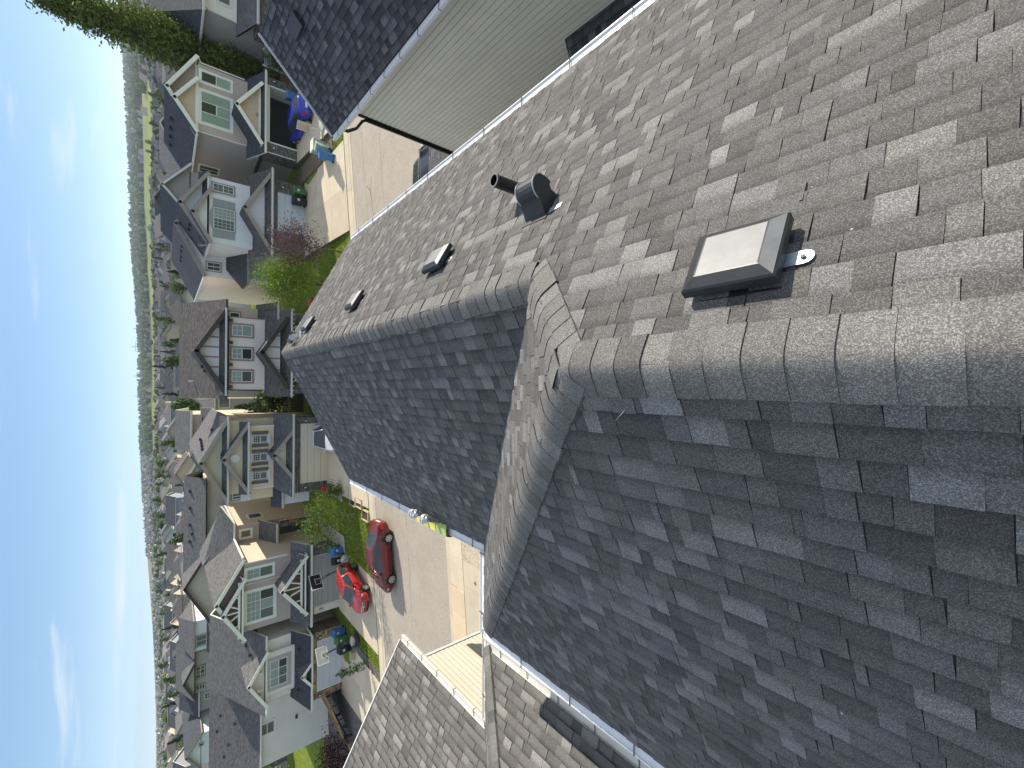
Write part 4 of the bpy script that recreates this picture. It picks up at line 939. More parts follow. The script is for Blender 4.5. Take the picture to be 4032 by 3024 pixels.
# ---------------------------------------------------- H2: white house with sage shutters
h = House('white_sided_house', 'white sided house with grey gables, sage shutters and a pale blue garage door', 14, 40, 1.7, trim=M_greytrim, roof=R_dark, gut=M_trimw)
h.box(11.3, 15.06, 40.4, 52, .6, 8.3, S_white); h.box(15.06, 16.48, 40.7, 52, .6, 8.3, S_white); h.box(11.26, 11.3, 40.45, 44.4, .6, 8.3, S_white)
h.box(11.09, 12.72, 38.84, 40.8, .5, 4.15, B_stone); h.box(15.9, 16.85, 38.84, 40.8, .5, 4.15, B_stone); h.box(12.72, 15.9, 38.84, 39.1, 3.86, 4.15, B_stone)
h.door(12.74, 15.88, 1.75, 3.84, 38.92, M_gdwhite, M_greytrim, tw=.02, label='pale blue garage door')
h.roof([(10.55, 38.4, 4.32), (17.45, 38.4, 4.32), (17.45, 40.85, 5.62), (10.55, 40.85, 5.62)], m=R_brown); h.gutt(10.5, 17.5, 38.4, 4.38)
h.gable(10.75, 17.25, 4.42, 13.95, 6.32, 38.6, 41, panel=M_cstucco, ov=.45, pent=(.5, .35), m=R_brown)
h.gable(11.0, 15.35, 8.3, 13.2, 9.5, 39.85, 42, panel=S_white, ov=.5); h.gable(11.0, 16.7, 8.42, 13.85, 10.25, 40.35, 44.3, panel=M_cstucco, ov=.4, pent=(.4, .3))
h.gable(9.25, 17.3, 8.42, 13.3, 10.4, 44.0, 57, panel=S_white, ov=.4); h.gable(13.6, 18.15, 9.35, 15.85, 11.25, 43.0, 56, panel=S_grey, ov=.5, fm=M_trimw, fas=.14)
h.box(14.4, 17.6, 43.5, 56, 8.3, 9.4, S_grey)
h.win(12.36, 14.06, 6.62, 8.02, 40.4, 2, 1, frame=M_trimw, panes=[P_mid, P_blind], grid=(3, 5), tw=.06)
for (a, b) in ((11.72, 12.28), (14.14, 14.72)): h.shutter(a, b, 6.6, 8.05, 40.4, M_shutg)
for a, b in ((11.72, 12.28), (14.14, 14.72)):
    for z in (6.98, 7.36): h.box(a, b, 40.33, 40.349, z, z + .03, M_greytrim, 'shutter_rail')
mb = MB(); P = [(12.3 + 1.8 * t / 8, 40.34, 8.05 + .28 * math.sin(math.pi * t / 8)) for t in range(9)]; mb.poly(P); mb.poly([(p[0], 40.39, p[2]) for p in P][::-1]); mb.build('window_arch', M_shutg, h.r)
h.win(15.42, 16.04, 6.66, 8.05, 40.7, 1, 2, frame=M_trimw, panes=[P_mid], grid=(2, 2), tw=.1)
h.box(9.45, 12.0, 44.4, 56.5, .6, 8.4, S_white); h.box(9.41, 9.45, 44.45, 56.5, .5, 8.4, S_pale); h.win(9.95, 10.65, 7.2, 8.15, 44.4, 2, 1, frame=M_trimw, panes=[P_dark], grid=(1, 2), tw=.1)
h.gutty(9.28, 43.9, 57, 8.44); h.gutty(11.0, 39.9, 44.2, 8.34)
h.roof([(8.7, 41.9, 5.55), (11.3, 41.9, 5.55), (11.3, 44.4, 6.8), (10.2, 44.4, 6.8)], [(8.7, 41.9, 5.55), (10.2, 44.4, 6.8), (8.7, 44.4, 5.6)]); h.gutt(8.7, 11.3, 41.9, 5.5, M_greytrim)
h.box(8.95, 9.15, 42.1, 42.3, 1.2, 5.5, M_trimw, 'porch_post'); h.box(9.5, 10.6, 44.3, 44.38, 1.3, 3.6, mat('front_door_black', (.02, .02, .022), rough=.4), 'front_door'); h.box(9.35, 9.45, 44.3, 44.37, 1.3, 3.7, M_trimw, 'door_jamb'); h.box(10.62, 10.75, 44.3, 44.37, 1.3, 3.7, M_trimw, 'door_jamb')
h.vents([(12.0, 46, 9.75), (12.0, 47.6, 9.75), (11.9, 49.2, 9.7), (11.9, 50.8, 9.7), (12.5, 41.2, 9.45), (12.5, 42.4, 9.45)], sz=.26)
h.lamp(12.3, 38.84, 3.5); h.lamp(16.3, 38.84, 3.5)

# ---------------------------------------------------- H3: half-timbered house
h = House('half_timbered_house', 'blush house with dark half timbered gables and three mauve framed windows', 2.7, 40, .9, trim=M_choc, roof=R_brown, gut=M_trimw)
h.box(-.22, 5.62, 40.4, 50, -.3, 7.1, S_blush); h.box(5.62, 6.6, 41.6, 50, -.3, 7.1, siding('siding_beige_warm', (.55, .47, .38)))
h.roof([(-.9, 39.95, 7.2), (6.9, 39.95, 7.2), (7.0, 45.4, 9.95), (-.9, 45.4, 9.95)], [(-.9, 50.9, 7.2), (6.9, 50.9, 7.2), (7.0, 45.4, 9.95), (-.9, 45.4, 9.95)]); h.gutt(-.65, 6.2, 39.9, 7.25)
mb = MB(); mb.poly([(-.25, 40.4, 7.1), (-.25, 50.4, 7.1), (-.25, 45.4, 9.8)]); mb.poly([(6.62, 41, 7.1), (6.62, 50, 7.1), (6.62, 45.4, 9.6)]); mb.build('gable_wall', S_blush, h.r)
h.gable(-.62, 6.15, 7.25, 2.76, 9.22, 39.92, 44, panel=M_cstucco, ov=.5, pent=(.55, .36), batt=(6, .12, M_mauve), fas=.26)
h.box(-.25, 5.65, 40.3, 40.38, 6.93, 7.12, M_choc, 'frieze_board')
for x in (.05, 1.8, 3.55, 5.3): h.box(x - .12, x + .12, 40.05, 40.32, 6.72, 7.0, M_choc, 'bracket')
for a, b, pn in ((4.12, 5.0, [P_blind, P_blind]), (2.26, 3.15, [P_dark, P_blind]), (.44, 1.33, [P_dark, P_blind])): h.win(a, b, 5.36, 6.76, 40.4, 1, 2, trim=M_mauve, frame=M_trimw, panes=pn, grid=(2, 2, (1,)), tw=.13)
h.box(5.58, 5.64, 40.36, 40.44, 4.4, 7.05, M_mauve, 'corner_board'); h.box(-.24, -.18, 40.36, 40.44, 4.4, 7.05, M_mauve, 'corner_board')
h.win(5.75, 6.15, 6.1, 6.8, 41.6, 1, 1, trim=M_mauve, panes=[P_dark]); h.roof([(5.6, 39.2, 3.7), (7.0, 39.2, 3.7), (7.0, 41.8, 4.9), (5.6, 41.8, 4.9)]); h.gutt(5.55, 7.0, 39.2, 3.75)
h.box(-.5, 6.0, 38.6, 40.6, -.4, 2.95, B_stone); h.roof([(-.75, 38.0, 2.95), (6.3, 38.0, 2.95), (6.3, 40.45, 4.5), (-.75, 40.45, 4.5)]); h.gutt(-.8, 6.35, 38.0, 3.0)
h.gable(-.1, 5.7, 3.3, 2.75, 5.15, 38.2, 40.6, panel=M_cstucco, ov=.5, batt=(4, .1, M_mauve), wz=3.66, fas=.26)
for i in range(20):
    mb = MB(); x = -.6 + i * .36; mb.tube([(x, 37.83, 2.86), (x, 37.80, 2.78)], .03, 5); mb.build('icicle_light', M_lampw, h.r)
h.down([(-.2, 40.3, 7.0), (-.28, 40.35, 4.6)], M_choc); mb = MB(); mb.tube([(.5, 43.6, 9.05), (.5, 43.6, 9.4)], .06, 8); mb.build('vent_pipe', M_galv, h.r)
h.door(.5, 5.1, .9, 2.6, 38.56, M_gdcream, M_choc)
h.vents([(1.6, 40.9, 8.6), (1.3, 41.3, 8.4)], sz=.22)

# ---------------------------------------------------- H4: cream house
h = House('cream_house', 'cream house with stacked grey gables, white ovals and three shuttered windows', -5.7, 40, 0, trim=M_trimw, roof=R_mid)
M_pgrey = mat('pale_grey_rake', (.42, .44, .46), rough=.6); h.trim = M_greytrim; h.gut = M_trimw
h.box(-8.28, -3.15, 40.4, 55, -1.2, 5.62, S_cream); h.box(-3.19, -2.6, 41.3, 50, -1, 5.62, S_sage); h.box(-9.3, -8.2, 41.2, 55, -1.2, 6.9, S_cream)
h.box(-8.75, -8.02, 38.84, 40.6, -1.4, 2.5, B_stone); h.box(-3.04, -2.5, 38.84, 40.6, -1.4, 2.5, B_stone); h.box(-8.02, -3.04, 38.84, 39.1, 2.06, 2.5, B_stone)
h.door(-7.95, -3.1, -.07, 2.02, 38.92, M_gdcream, M_cream, tw=.1, label='wide cream garage door')
h.roof([(-9.0, 38.4, 2.7), (-2.2, 38.4, 2.7), (-2.2, 40.45, 3.8), (-8.4, 40.45, 3.8)]); h.gutt(-9.0, -2.15, 38.4, 2.75)
h.gable(-7.55, -3.4, 2.74, -5.45, 4.25, 38.42, 41, panel=M_stucco, ov=.55, pent=(.4, .28), fm=M_greytrim)
h.gable(-8.62, -2.75, 5.66, -5.65, 7.45, 39.9, 43, panel=S_sage, ov=.5, pent=(.5, .33), fm=M_greytrim); h.gutt(-8.6, -2.75, 39.9, 5.7)
h.gable(-9.35, -2.3, 6.98, -5.85, 8.85, 40.5, 56, panel=S_sage, ov=.5, pent=(.45, .3), fm=M_greytrim); h.gutt(-9.35, -2.3, 40.5, 7.02); h.box(-8.6, -2.7, 41.0, 55, 5.5, 7.1, S_cream)
for (x, z, y, r) in ((-5.65, 6.5, 40.37, .33), (-5.45, 3.55, 38.93, .25)):
    mb = MB(); mb.tube([(x, y, z), (x, y - .06, z)], r, 20); mb.build('oval_vent', M_trimw, h.r)
for a, b in ((-4.6, -3.88), (-6.1, -5.38), (-7.6, -6.88)):
    h.win(a + .06, b - .06, 4.22, 5.28, 40.4, 1, 2, panes=[P_mid, P_dark], grid=(3, 3, (1,)), tw=.06); h.box(a - .06, b + .06, 40.3, 40.4, 4.02, 4.2, M_trimw, 'window_sill'); h.box(a - .06, b + .06, 40.3, 40.4, 5.3, 5.48, M_trimw, 'window_head')
    h.shutter(a - .3, a - .04, 4.16, 5.34, 40.4, M_shut); h.shutter(b + .04, b + .3, 4.16, 5.34, 40.4, M_shut)
h.box(-8.3, -8.14, 40.34, 40.44, 3.75, 5.6, M_trimw, 'corner_board'); h.box(-3.29, -3.13, 40.34, 40.44, 3.75, 5.6, M_trimw, 'corner_board'); h.box(-9.32, -8.3, 41.1, 41.19, 5.3, 6.0, M_trimw, 'corner_board'); h.win(-9.1, -8.6, 5.9, 6.6, 41.2, 2, 1, panes=[P_mid])
h.roof([(-10.2, 40.3, 3.1), (-8.4, 40.3, 3.1), (-8.4, 41.4, 3.8), (-10.2, 41.4, 3.8)], m=R_dark); h.gutt(-10.2, -8.4, 40.3, 3.15); h.lamp(-8.38, 38.84, 1.7); h.lamp(-2.8, 38.84, 1.7)
h.box(-9.9, -8.8, 40.35, 40.55, 1.0, 3.0, M_trimw, 'porch_column')
mb = MB(); mb.tube([(-9.2, 38.6, .9), (-9.2, 40.2, 1.0)], .05, 6); mb.build('porch_rail', M_blackmetal, h.r)
h.vents([(-5.0, 42.5, 8.45), (-4.9, 43.8, 8.4), (-4.8, 45.1, 8.35), (-4.75, 46.4, 8.3), (-4.7, 47.7, 8.3), (-3.6, 44.2, 7.7), (-5.3, 40.6, 7.3), (-5.1, 41.0, 7.2), (-5.1, 39.2, 4.1)], sz=.22)

# ---------------------------------------------------- H5: warm grey house with truss gables
h = House('warm_grey_house', 'warm grey house with white truss gables and a side wall painted sunlit beige', -17, 40, -1.2, trim=M_cream, roof=R_mid)
h.box(-19.7, -14.2, 40.4, 52, -2.2, 5.85, S_warmgrey); h.box(-14.2, -14.16, 40.45, 46, -2.2, 5.8, S_sand, label='side wall with full sun painted in as beige')  # sunny side gets a lighter, warmer siding: sunlight put into the colour
h.box(-19.25, -18.7, 38.84, 40.6, -2.4, .95, M_stucco, 'pier'); h.box(-14.3, -13.75, 38.84, 40.6, -2.4, .95, B_stone); h.box(-18.7, -14.3, 38.84, 39.1, .82, 1.0, S_warmgrey)
h.door(-18.65, -14.35, -1.2, .82, 38.92, M_gdgrey, M_cream, tw=.08, label='wide grey garage door')
h.roof([(-20.0, 38.4, 1.28), (-13.2, 38.4, 1.28), (-13.2, 40.45, 2.45), (-20.0, 40.45, 2.45)]); h.gutt(-20.0, -13.15, 38.4, 1.33)
def truss(xl, xr, ze, xa, za, y, m):
    k = (za - ze) / (xr - xa); w = .13
    h.box(xl + .35, xr - .35, y - .05, y + .05, ze + .18, ze + .34, m, 'truss_beam')
    for dx, top in ((0, 1), (-.55, .62), (.55, .62), (-1.15, .3), (1.15, .3)):
        x1 = xa + dx; z1 = za - abs(dx) * k - .3; x0 = xa + dx * .45
        if z1 < ze + .45: continue
        mb = MB(); mb.bar((x0 if abs(dx) < .8 else xa + dx * .95, y, ze + .3), (x1, y, z1), .09, w, up=(0, 1, 0)); mb.build('truss_web', m, h.r)
h.gable(-18.95, -13.9, 1.68, -16.45, 3.65, 38.35, 41, panel=M_brpanel, ov=.6, wz=1.8, pent=(.5, .2)); truss(-18.95, -13.9, 1.75, -16.45, 3.55, 38.5, M_cream)
h.gable(-20.2, -15.1, 5.9, -17.72, 7.45, 39.75, 41.5, panel=M_brpanel, ov=.6, wz=6.05, pent=(.5, .12)); truss(-20.2, -15.1, 5.95, -17.72, 7.35, 39.9, M_cream)
h.gable(-20.3, -13.7, 5.95, -16.9, 7.85, 40.1, 53, panel=M_brpanel, ov=.3); h.gutty(-13.7, 40.1, 47, 6.0, 1)
h.win(-19.0, -16.62, 3.7, 5.66, 40.4, 3, 2, panes=[P_mid, P_blind, P_dark, P_blind, P_blind, P_blind], tw=.2, grid=(2, 3, (3, 4, 5))); h.win(-15.55, -14.75, 3.78, 5.66, 40.4, 1, 2, panes=[P_mid, P_blind], tw=.16, grid=(2, 2, (1,)))
h.down([(-15.9, 40.1, 5.9), (-15.9, 40.33, 5.6), (-15.9, 40.33, 2.8)]); h.box(-14.26, -14.15, 40.34, 40.42, 2.7, 5.8, M_cream, 'corner_board')
# rear side wing facing the lawn
h.box(-14.16, -12.6, 46, 54, -1.6, 5.9, S_warmgrey); h.box(-12.6, -12.56, 46, 54, -1.4, 5.8, S_sand)  # wing's sunny side likewise has sunlight painted in as warmer siding
h.win(-13.75, -13.1, 4.6, 5.4, 46, 1, 1, panes=[mat('pane_brown', (.14, .10, .08), rough=.3)], tw=.14)
h.roof([(-15.8, 45.6, 6.0), (-12.2, 45.6, 6.0), (-10.8, 47, 6.9), (-16.8, 50, 7.9)], [(-12.2, 45.6, 6.0), (-12.2, 54, 6.0), (-16.8, 54, 8.0), (-16.8, 50, 8.0)])
h.roof([(-15, 43.6, 2.9), (-12.4, 43.6, 2.9), (-12.4, 46.1, 4.0), (-15, 46.1, 4.0)], m=R_mid); h.gutt(-15, -12.4, 43.6, 2.95)
h.box(-14.1, -12.8, 45.95, 45.99, -.6, 2.2, mat('front_door_slate', (.08, .09, .10), rough=.4), 'front_door'); h.box(-14.2, -14.1, 45.9, 45.98, -.6, 2.3, M_cream, 'door_jamb'); h.box(-12.8, -12.7, 45.9, 45.98, -.6, 2.3, M_cream, 'door_jamb')
h.box(-12.75, -12.45, 43.7, 44.0, -.7, 2.85, B_stone, 'porch_column'); h.win(47.5, 49.1, 3.4, 4.5, -12.56, 1, 1, side=1, panes=[P_dark], tw=.12)
mb = MB(); c0 = V((-12.3, 43.6, 1.6)); rr = random.Random(2)
for k in range(40): p = c0 + V((rr.gauss(0, .18), rr.gauss(0, .15), rr.gauss(0, .35))); mb.poly([p, p + V((.12, 0, .03)), p + V((.06, .02, .13))])
mb.build('hanging_wreath', mat('orange_wreath', (.55, .22, .05), rough=.8), h.r)
h.vents([(-18.6, 43.5, 6.95), (-18.6, 45.5, 6.95)], sz=.2)
h.lamp(-18.95, 38.84, .4)

# ---------------------------------------------------- H6: white house with fieldstone garage
h = House('fieldstone_garage_house', 'white house with brown fieldstone garage front and a six pane bay window', -24, 40, -1.5, trim=M_cream, roof=R_mid)
h.box(-25.45, -21.9, 40.05, 42, 1.9, 4.25, S_pale); h.box(-26.07, -21.0, 40.4, 52, -2.6, 4.35, S_pale); h.box(-25.5, -25.38, 40.0, 40.1, 2.2, 4.2, M_trimw, 'corner_board'); h.box(-21.96, -21.84, 40.0, 40.1, 2.2, 4.2, M_trimw, 'corner_board')
h.box(-26.5, -25.95, 38.86, 40.6, -2.8, 1.0, M_dirt); h.box(-21.62, -20.85, 38.86, 40.6, -2.6, 1.0, M_dirt); h.box(-25.95, -21.62, 38.86, 39.1, .70, 1.0, M_dirt)
h.door(-25.83, -21.72, -1.42, .66, 38.9, M_lilac, M_cream, tw=.1, label='pale lilac garage door')
M_st = mat('field_stone', (.42, .335, .24), rough=.9, attr=True, var=.2, vscale=9, bump=.02, bscale=22)
sr = random.Random(31); tones = [(1.25, 1.1, .9), (.75, .72, .75), (1.0, .95, .85), (1.5, 1.3, 1.0), (.55, .52, .52), (1.2, 1.0, .75)]
def stones(x0, x1, z0, z1, y, vert=False):
    z = z0
    while z < z1 - .02:
        hh_ = min(sr.uniform(.10, .20), z1 - z); x = x0
        while x < x1 - .02:
            w = min(sr.uniform(.16, .42), x1 - x); mb = MB(); d = sr.uniform(.03, .07); g = .012; t = sr.choice(tones); f = sr.uniform(.8, 1.15)
            mb.hexa([(x + g, y, z + g), (x + w - g, y, z + g), (x + w - g, y, z + hh_ - g), (x + g, y, z + hh_ - g)][::-1], [(x + g * 2, y - d, z + g * 2), (x + w - g * 2, y - d, z + g * 2), (x + w - g * 2, y - d, z + hh_ - g * 2), (x + g * 2, y - d, z + hh_ - g * 2)][::-1], 0, tuple(c * f for c in t))
            mb.build('stone', M_st, h.r); x += w
        z += hh_
stones(-26.5, -25.95, -1.6, 1.0, 38.85); stones(-21.62, -20.85, -1.6, 1.0, 38.85); stones(-25.95, -21.62, .76, 1.0, 38.85)
h.roof([(-27.05, 38.4, 1.22), (-20.8, 38.4, 1.22), (-20.8, 40.45, 2.4), (-26.4, 40.45, 2.4)], m=R_dark); h.gutt(-27.05, -24.95, 38.4, 1.27); h.gutt(-23.1, -20.8, 38.4, 1.27); h.gutty(-20.8, 38.4, 40.4, 1.27, 1)
h.gable(-25.05, -22.9, 1.22, -23.9, 2.1, 38.35, 40.5, panel=M_stucco, ov=.5, fas=.16)
h.gable(-26.1, -21.45, 4.32, -23.8, 5.72, 39.6, 46, panel=M_stucco, ov=.45, fas=.2); h.gutt(-21.5, -20.5, 39.95, 4.35); h.box(-26.6, -26.0, 39.7, 40.4, 4.2, 4.32, M_cream, 'soffit')
h.win(-24.76, -22.62, 2.72, 4.02, 40.05, 3, 2, panes=[P_mid, P_mid, P_dark, P_blind, P_blind, P_blind], tw=.28, trim=M_pgrey if False else mat('putty_trim', (.44, .41, .38), rough=.6))
for x in (-25.0, -24.45, -23.1, -22.55):
    mb = MB(); mb.tube([(x, 40.0, 4.6), (x, 39.75, 4.7), (x, 39.7, 4.95)], .06, 6); mb.build('corbel', M_cream, h.r)
h.roof([(-26.9, 39.9, 4.35), (-20.4, 39.9, 4.35), (-20.4, 47, 7.6), (-26.9, 47, 7.6)], [(-26.9, 54, 4.3), (-20.4, 54, 4.3), (-20.4, 47, 7.6), (-26.9, 47, 7.6)])
h.roof([(-36.5, 43.7, 4.12), (-26.5, 43.7, 4.12), (-26.5, 49, 7.45), (-36.5, 49, 7.45)], [(-36.5, 54.3, 4.12), (-26.5, 54.3, 4.12), (-26.5, 49, 7.45), (-36.5, 49, 7.45)], m=R_mid)
h.box(-34.0, -26.1, 44.0, 53, -2.8, 4.2, S_pale); h.win(-31.2, -30.2, 2.95, 4.1, 44.0, 1, 2, panes=[P_mid], tw=.12)
h.gutt(-34.4, -26.5, 43.75, 4.1); h.box(-31, -30.6, 43.96, 43.99, 1.0, 1.2, M_blackmetal, 'wall_vent')
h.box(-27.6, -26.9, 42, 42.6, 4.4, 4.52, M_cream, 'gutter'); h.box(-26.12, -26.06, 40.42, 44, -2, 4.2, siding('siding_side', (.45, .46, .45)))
h.vents([(-22.3, 41.6, 5.2), (-21.7, 42.2, 5.4), (-22.2, 39.5, 1.95), (-25.6, 39.5, 1.95), (-28.5, 45, 6.9), (-30, 45.4, 7.1), (-31.2, 44.8, 6.3), (-29.4, 44.5, 5.9), (-32.3, 45.2, 6.6)], sz=.22)
h.lamp(-26.2, 38.8, .5); h.lamp(-21.3, 38.8, .5)
# pergola beside the garage
pg = thing('timber_pergola', 'sloping brown timber shelter roof over a side gate beside the fieldstone garage', 'pergola', (-27.6, 38, -2.2))
M_wood = mat('stained_wood', (.45, .27, .12), rough=.75, var=.3, vscale=7); M_wood2 = mat('weathered_wood', (.38, .24, .115), rough=.8, var=.3, vscale=5); M_wdark = mat('dark_timber', (.035, .025, .02), rough=.7)
PQ = lambda u, y, dz=0: V((-26.45 - 3.0 * u, y, .02 - 1.0 * u + dz))
for i in range(34):
    mb = MB(); y = 37.05 + i * .172; mb.bar(PQ(.01, y), PQ(.99, y), .155, .03); mb.build('roof_board', M_wood2, pg)
for u in (0, .5, 1):
    mb = MB(); mb.bar(PQ(u, 36.9, .05), PQ(u, 42.95, .05), .10, .10); mb.build('beam', M_wood, pg)
for y in (36.95, 39.9, 42.9):
    mb = MB(); mb.bar(PQ(-.02, y, .06), PQ(1.02, y, .06), .10, .11); mb.build('rafter', M_wood, pg)
for y in (36.95, 39.9, 42.9):
    mb = MB(); q = PQ(1, y); mb.box(q.x - .07, q.x + .07, y - .07, y + .07, -3.0, q.z); mb.build('post', M_wdark, pg)
for z in (-2.6, -1.25):
    mb = MB(); mb.box(-29.49, -29.41, 37.0, 42.8, z, z + .09); mb.build('gate_rail', M_wdark, pg)
for y in (38.2, 39.2, 41.2):
    mb = MB(); mb.box(-29.48, -29.43, y, y + .06, -2.5, -1.3); mb.build('gate_stile', M_wdark, pg)
mb = MB(); mb.tube([(-29.55, 38.4 + .42 * math.cos(t_ * .6), -1.9 + .5 * math.sin(t_ * .6)) for t_ in range(11)], .03, 6); mb.build('hose', M_wdark, pg)
# ================================================================== vehicles
M_tyre = mat('tyre_rubber', (.018, .018, .018), rough=.85); M_rim = mat('alloy_rim', (.50, .50, .50), rough=.3, metal=.8); M_cglass = glassmat('car_glass', (.03, .045, .05), .05)
M_hl = mat('headlamp', (.65, .67, .68), rough=.15, spec=.8); M_tl = mat('tail_lamp', (.45, .02, .015), rough=.2); M_chrome = mat('chrome', (.75, .75, .75), rough=.15, metal=.9); M_blk = mat('black_plastic', (.015, .015, .015), rough=.5)
def lerp_tab(tab, x):
    if x <= tab[0][0]: return tab[0][1]
    for (a, b), (c, d) in zip(tab, tab[1:]):
        if x <= c: t = (x - a) / (c - a); return b + (d - b) * t
    return tab[-1][1]
def smooth_tab(tab, x, w): return sum(lerp_tab(tab, x + w * k) * q for k, q in ((-1, .15), (-.5, .2), (0, .3), (.5, .2), (1, .15)))
def car(name, label, loc, rz, paint, L_, Wd, top, belt, low, wb, wr=.33, cab=None, group=None, suv=False, grille=None, tilt=0.0):
    """x along the car (front = +x), loft of 56 stations; cab = (rear glass base, roof rear, roof front, windscreen base)"""
    r = thing(name, label, 'car', loc, rz, group, world=False); r.rotation_euler = (0, tilt, rz)
    xb, xr_, xf, xc = cab; NS = 60; st = []
    for i in range(NS + 1):
        x = -L_ / 2 + L_ * i / NS; st.append(x)
    wtab = [(-L_ / 2, Wd * .36), (-L_ / 2 + .12, Wd * .43), (-L_ / 2 + .6, Wd * .485), (0, Wd * .5), (L_ / 2 - .9, Wd * .49), (L_ / 2 - .25, Wd * .43), (L_ / 2, Wd * .31)]
    rings = []
    for x in st:
        zt = smooth_tab(top, x, .10); zb = smooth_tab(belt, x, .08); zl = lerp_tab(low, x); w = smooth_tab(wtab, x, .08); zt = max(zt, zb + .02)
        hgt = zt - zb; wr_ = w * (.93 - .42 * hgt) if hgt > .1 else w * (.93 - .42 * hgt); ring = [(0, zl), (w * .86, zl), (w * .97, zl + .12), (w * 1.0, zl + (zb - zl) * .5), (w * .985, zl + (zb - zl) * .8), (w * .93, zb), (wr_ * 1.0 + (w * .93 - wr_) * .45, zb + hgt * .5), (wr_ + .01, zt - .09 * min(1, hgt / .4)), (wr_ * .90, zt - .02), (wr_ * .5, zt + .0), (0, zt + .012)]
        rings.append([V((x, y, z)) for y, z in ring])
    nr = len(rings[0]); body = MB(); gl = {}
    def put(mb, pts): mb.poly(pts)
    wheels = (-wb / 2 + .02, wb / 2 + .02)
    def kind(i, k):
        x = (st[i] + st[i + 1]) / 2
        if k in (5, 6) and xb + .25 < x < xc - .22 and smooth_tab(top, x, .1) - smooth_tab(belt, x, .08) > .22:
            if abs(x - (xr_ + xf) / 2 - .05) < .05 or (suv and abs(x - xr_ + .15) < .07): return 'body'
            return 'side_rear' if x < (xr_ + xf) / 2 else 'side_front'
        if k >= 8 and xf + .02 < x < xc - .05: return 'windshield'
        if k >= 8 and xb + .04 < x < xr_ - .02: return 'rear_window'
        return 'body'
    sm = {}
    for sg in (1, -1):
        for i in range(NS):
            for k in range(nr - 1):
                q = [rings[i][k], rings[i + 1][k], rings[i + 1][k + 1], rings[i][k + 1]]; q = [V((p.x, p.y * sg, p.z)) for p in q]
                if sg < 0: q.reverse()
                kd = kind(i, k); x = (st[i] + st[i + 1]) / 2
                if kd == 'body' and k <= 3 and any(abs(x - wx_) < wr + .05 - .0 and (rings[i][k].z + rings[i][k + 1].z) / 2 < wr + math.sqrt(max(0, (wr + .06) ** 2 - (x - wx_) ** 2)) for wx_ in wheels) and k >= 1: kd = 'arch'
                key_ = kd if kd in ('body', 'arch', 'windshield', 'rear_window') else kd + str(sg)
                sm.setdefault(key_, MB()).mesh(q, [(0, 1, 2, 3)])
        for end in (0, NS):
            q = [V((p.x, p.y * sg, p.z)) for p in rings[end]]; sm['body'].mesh(q, [tuple(range(nr))])
    def weld(o):
        import bmesh; b = bmesh.new(); b.from_mesh(o.data); bmesh.ops.remove_doubles(b, verts=b.verts, dist=.0008); bmesh.ops.recalc_face_normals(b, faces=b.faces); b.to_mesh(o.data); b.free()
        for p in o.data.polygons: p.use_smooth = True
    for key_, mb in sm.items():
        nm = {'body': 'body', 'arch': 'wheel_arch', 'windshield': 'windshield', 'rear_window': 'rear_window'}.get(key_, 'side_window')
        o = mb.build(nm, paint if key_ == 'body' else (M_blk if key_ == 'arch' else M_cglass), r); weld(o)
    for wx_ in wheels:
        for sg in (1, -1):
            mb = MB(); y = sg * (Wd / 2 - .11); mb.tube([(wx_, y - .10 * sg, wr), (wx_, y - .08 * sg, wr), (wx_, y + .08 * sg, wr), (wx_, y + .115 * sg, wr)], wr, 22, radii=[wr * .93, wr, wr, wr * .92]); t = mb.build('wheel', M_tyre, r)
            mb = MB(); mb.tube([(wx_, y + .117 * sg, wr), (wx_, y + .125 * sg, wr)], wr * .66, 20)
            rim = mb.build('rim', M_rim if not group else M_rim, t)
            for a in range(5):
                th = a * 2 * math.pi / 5; mb = MB(); c = V((wx_ + math.cos(th + .6) * wr * .42, y + .128 * sg, wr + math.sin(th + .6) * wr * .42)); mb.tube([c, c + V((0, .004 * sg, 0))], wr * .12, 8); mb.build('rim_hole', M_blk, t)
    F = L_ / 2; zb = lerp_tab(belt, F - .2)
    for sg in (1, -1):
        mb = MB(); mb.hexa([(F - .42, sg * Wd * .44, zb - .16), (F - .04, sg * Wd * .27, zb - .22), (F - .03, sg * Wd * .27, zb - .08), (F - .40, sg * Wd * .44, zb - .02)], [(F - .40, sg * Wd * .475, zb - .15), (F + .01, sg * Wd * .29, zb - .22), (F - .0, sg * Wd * .29, zb - .07), (F - .38, sg * Wd * .465, zb - .01)]); mb.build('headlight', M_hl, r)
        zr = lerp_tab(belt, -F + .1); mb = MB(); mb.hexa([(-F + .30, sg * Wd * .45, zr - .20), (-F + .01, sg * Wd * .34, zr - .20), (-F + .01, sg * Wd * .34, zr - .03), (-F + .30, sg * Wd * .44, zr - .03)], [(-F + .30, sg * Wd * .475, zr - .20), (-F - .02, sg * Wd * .38, zr - .20), (-F - .01, sg * Wd * .37, zr - .03), (-F + .30, sg * Wd * .462, zr - .03)]); mb.build('tail_light', M_tl, r)
        zm = lerp_tab(belt, xc - .4) + .06; mb = MB(); mb.box(xc - .50, xc - .36, sg * Wd * .47 if sg > 0 else -Wd * .47 - .16, (Wd * .47 + .16) if sg > 0 else -Wd * .47, zm, zm + .12); mb.build('mirror', paint, r)
        for xh in (xf - .75, xr_ + .15):
            mb = MB(); mb.box(xh, xh + .16, sg * Wd * .487 - .012, sg * Wd * .487 + .012, lerp_tab(belt, xh) - .14, lerp_tab(belt, xh) - .11); mb.build('door_handle', M_chrome if grille else paint, r)
    mb = MB(); mb.box(F - .06, F + .012, -Wd * .22, Wd * .22, .28, .42); mb.build('lower_grille', M_blk, r)
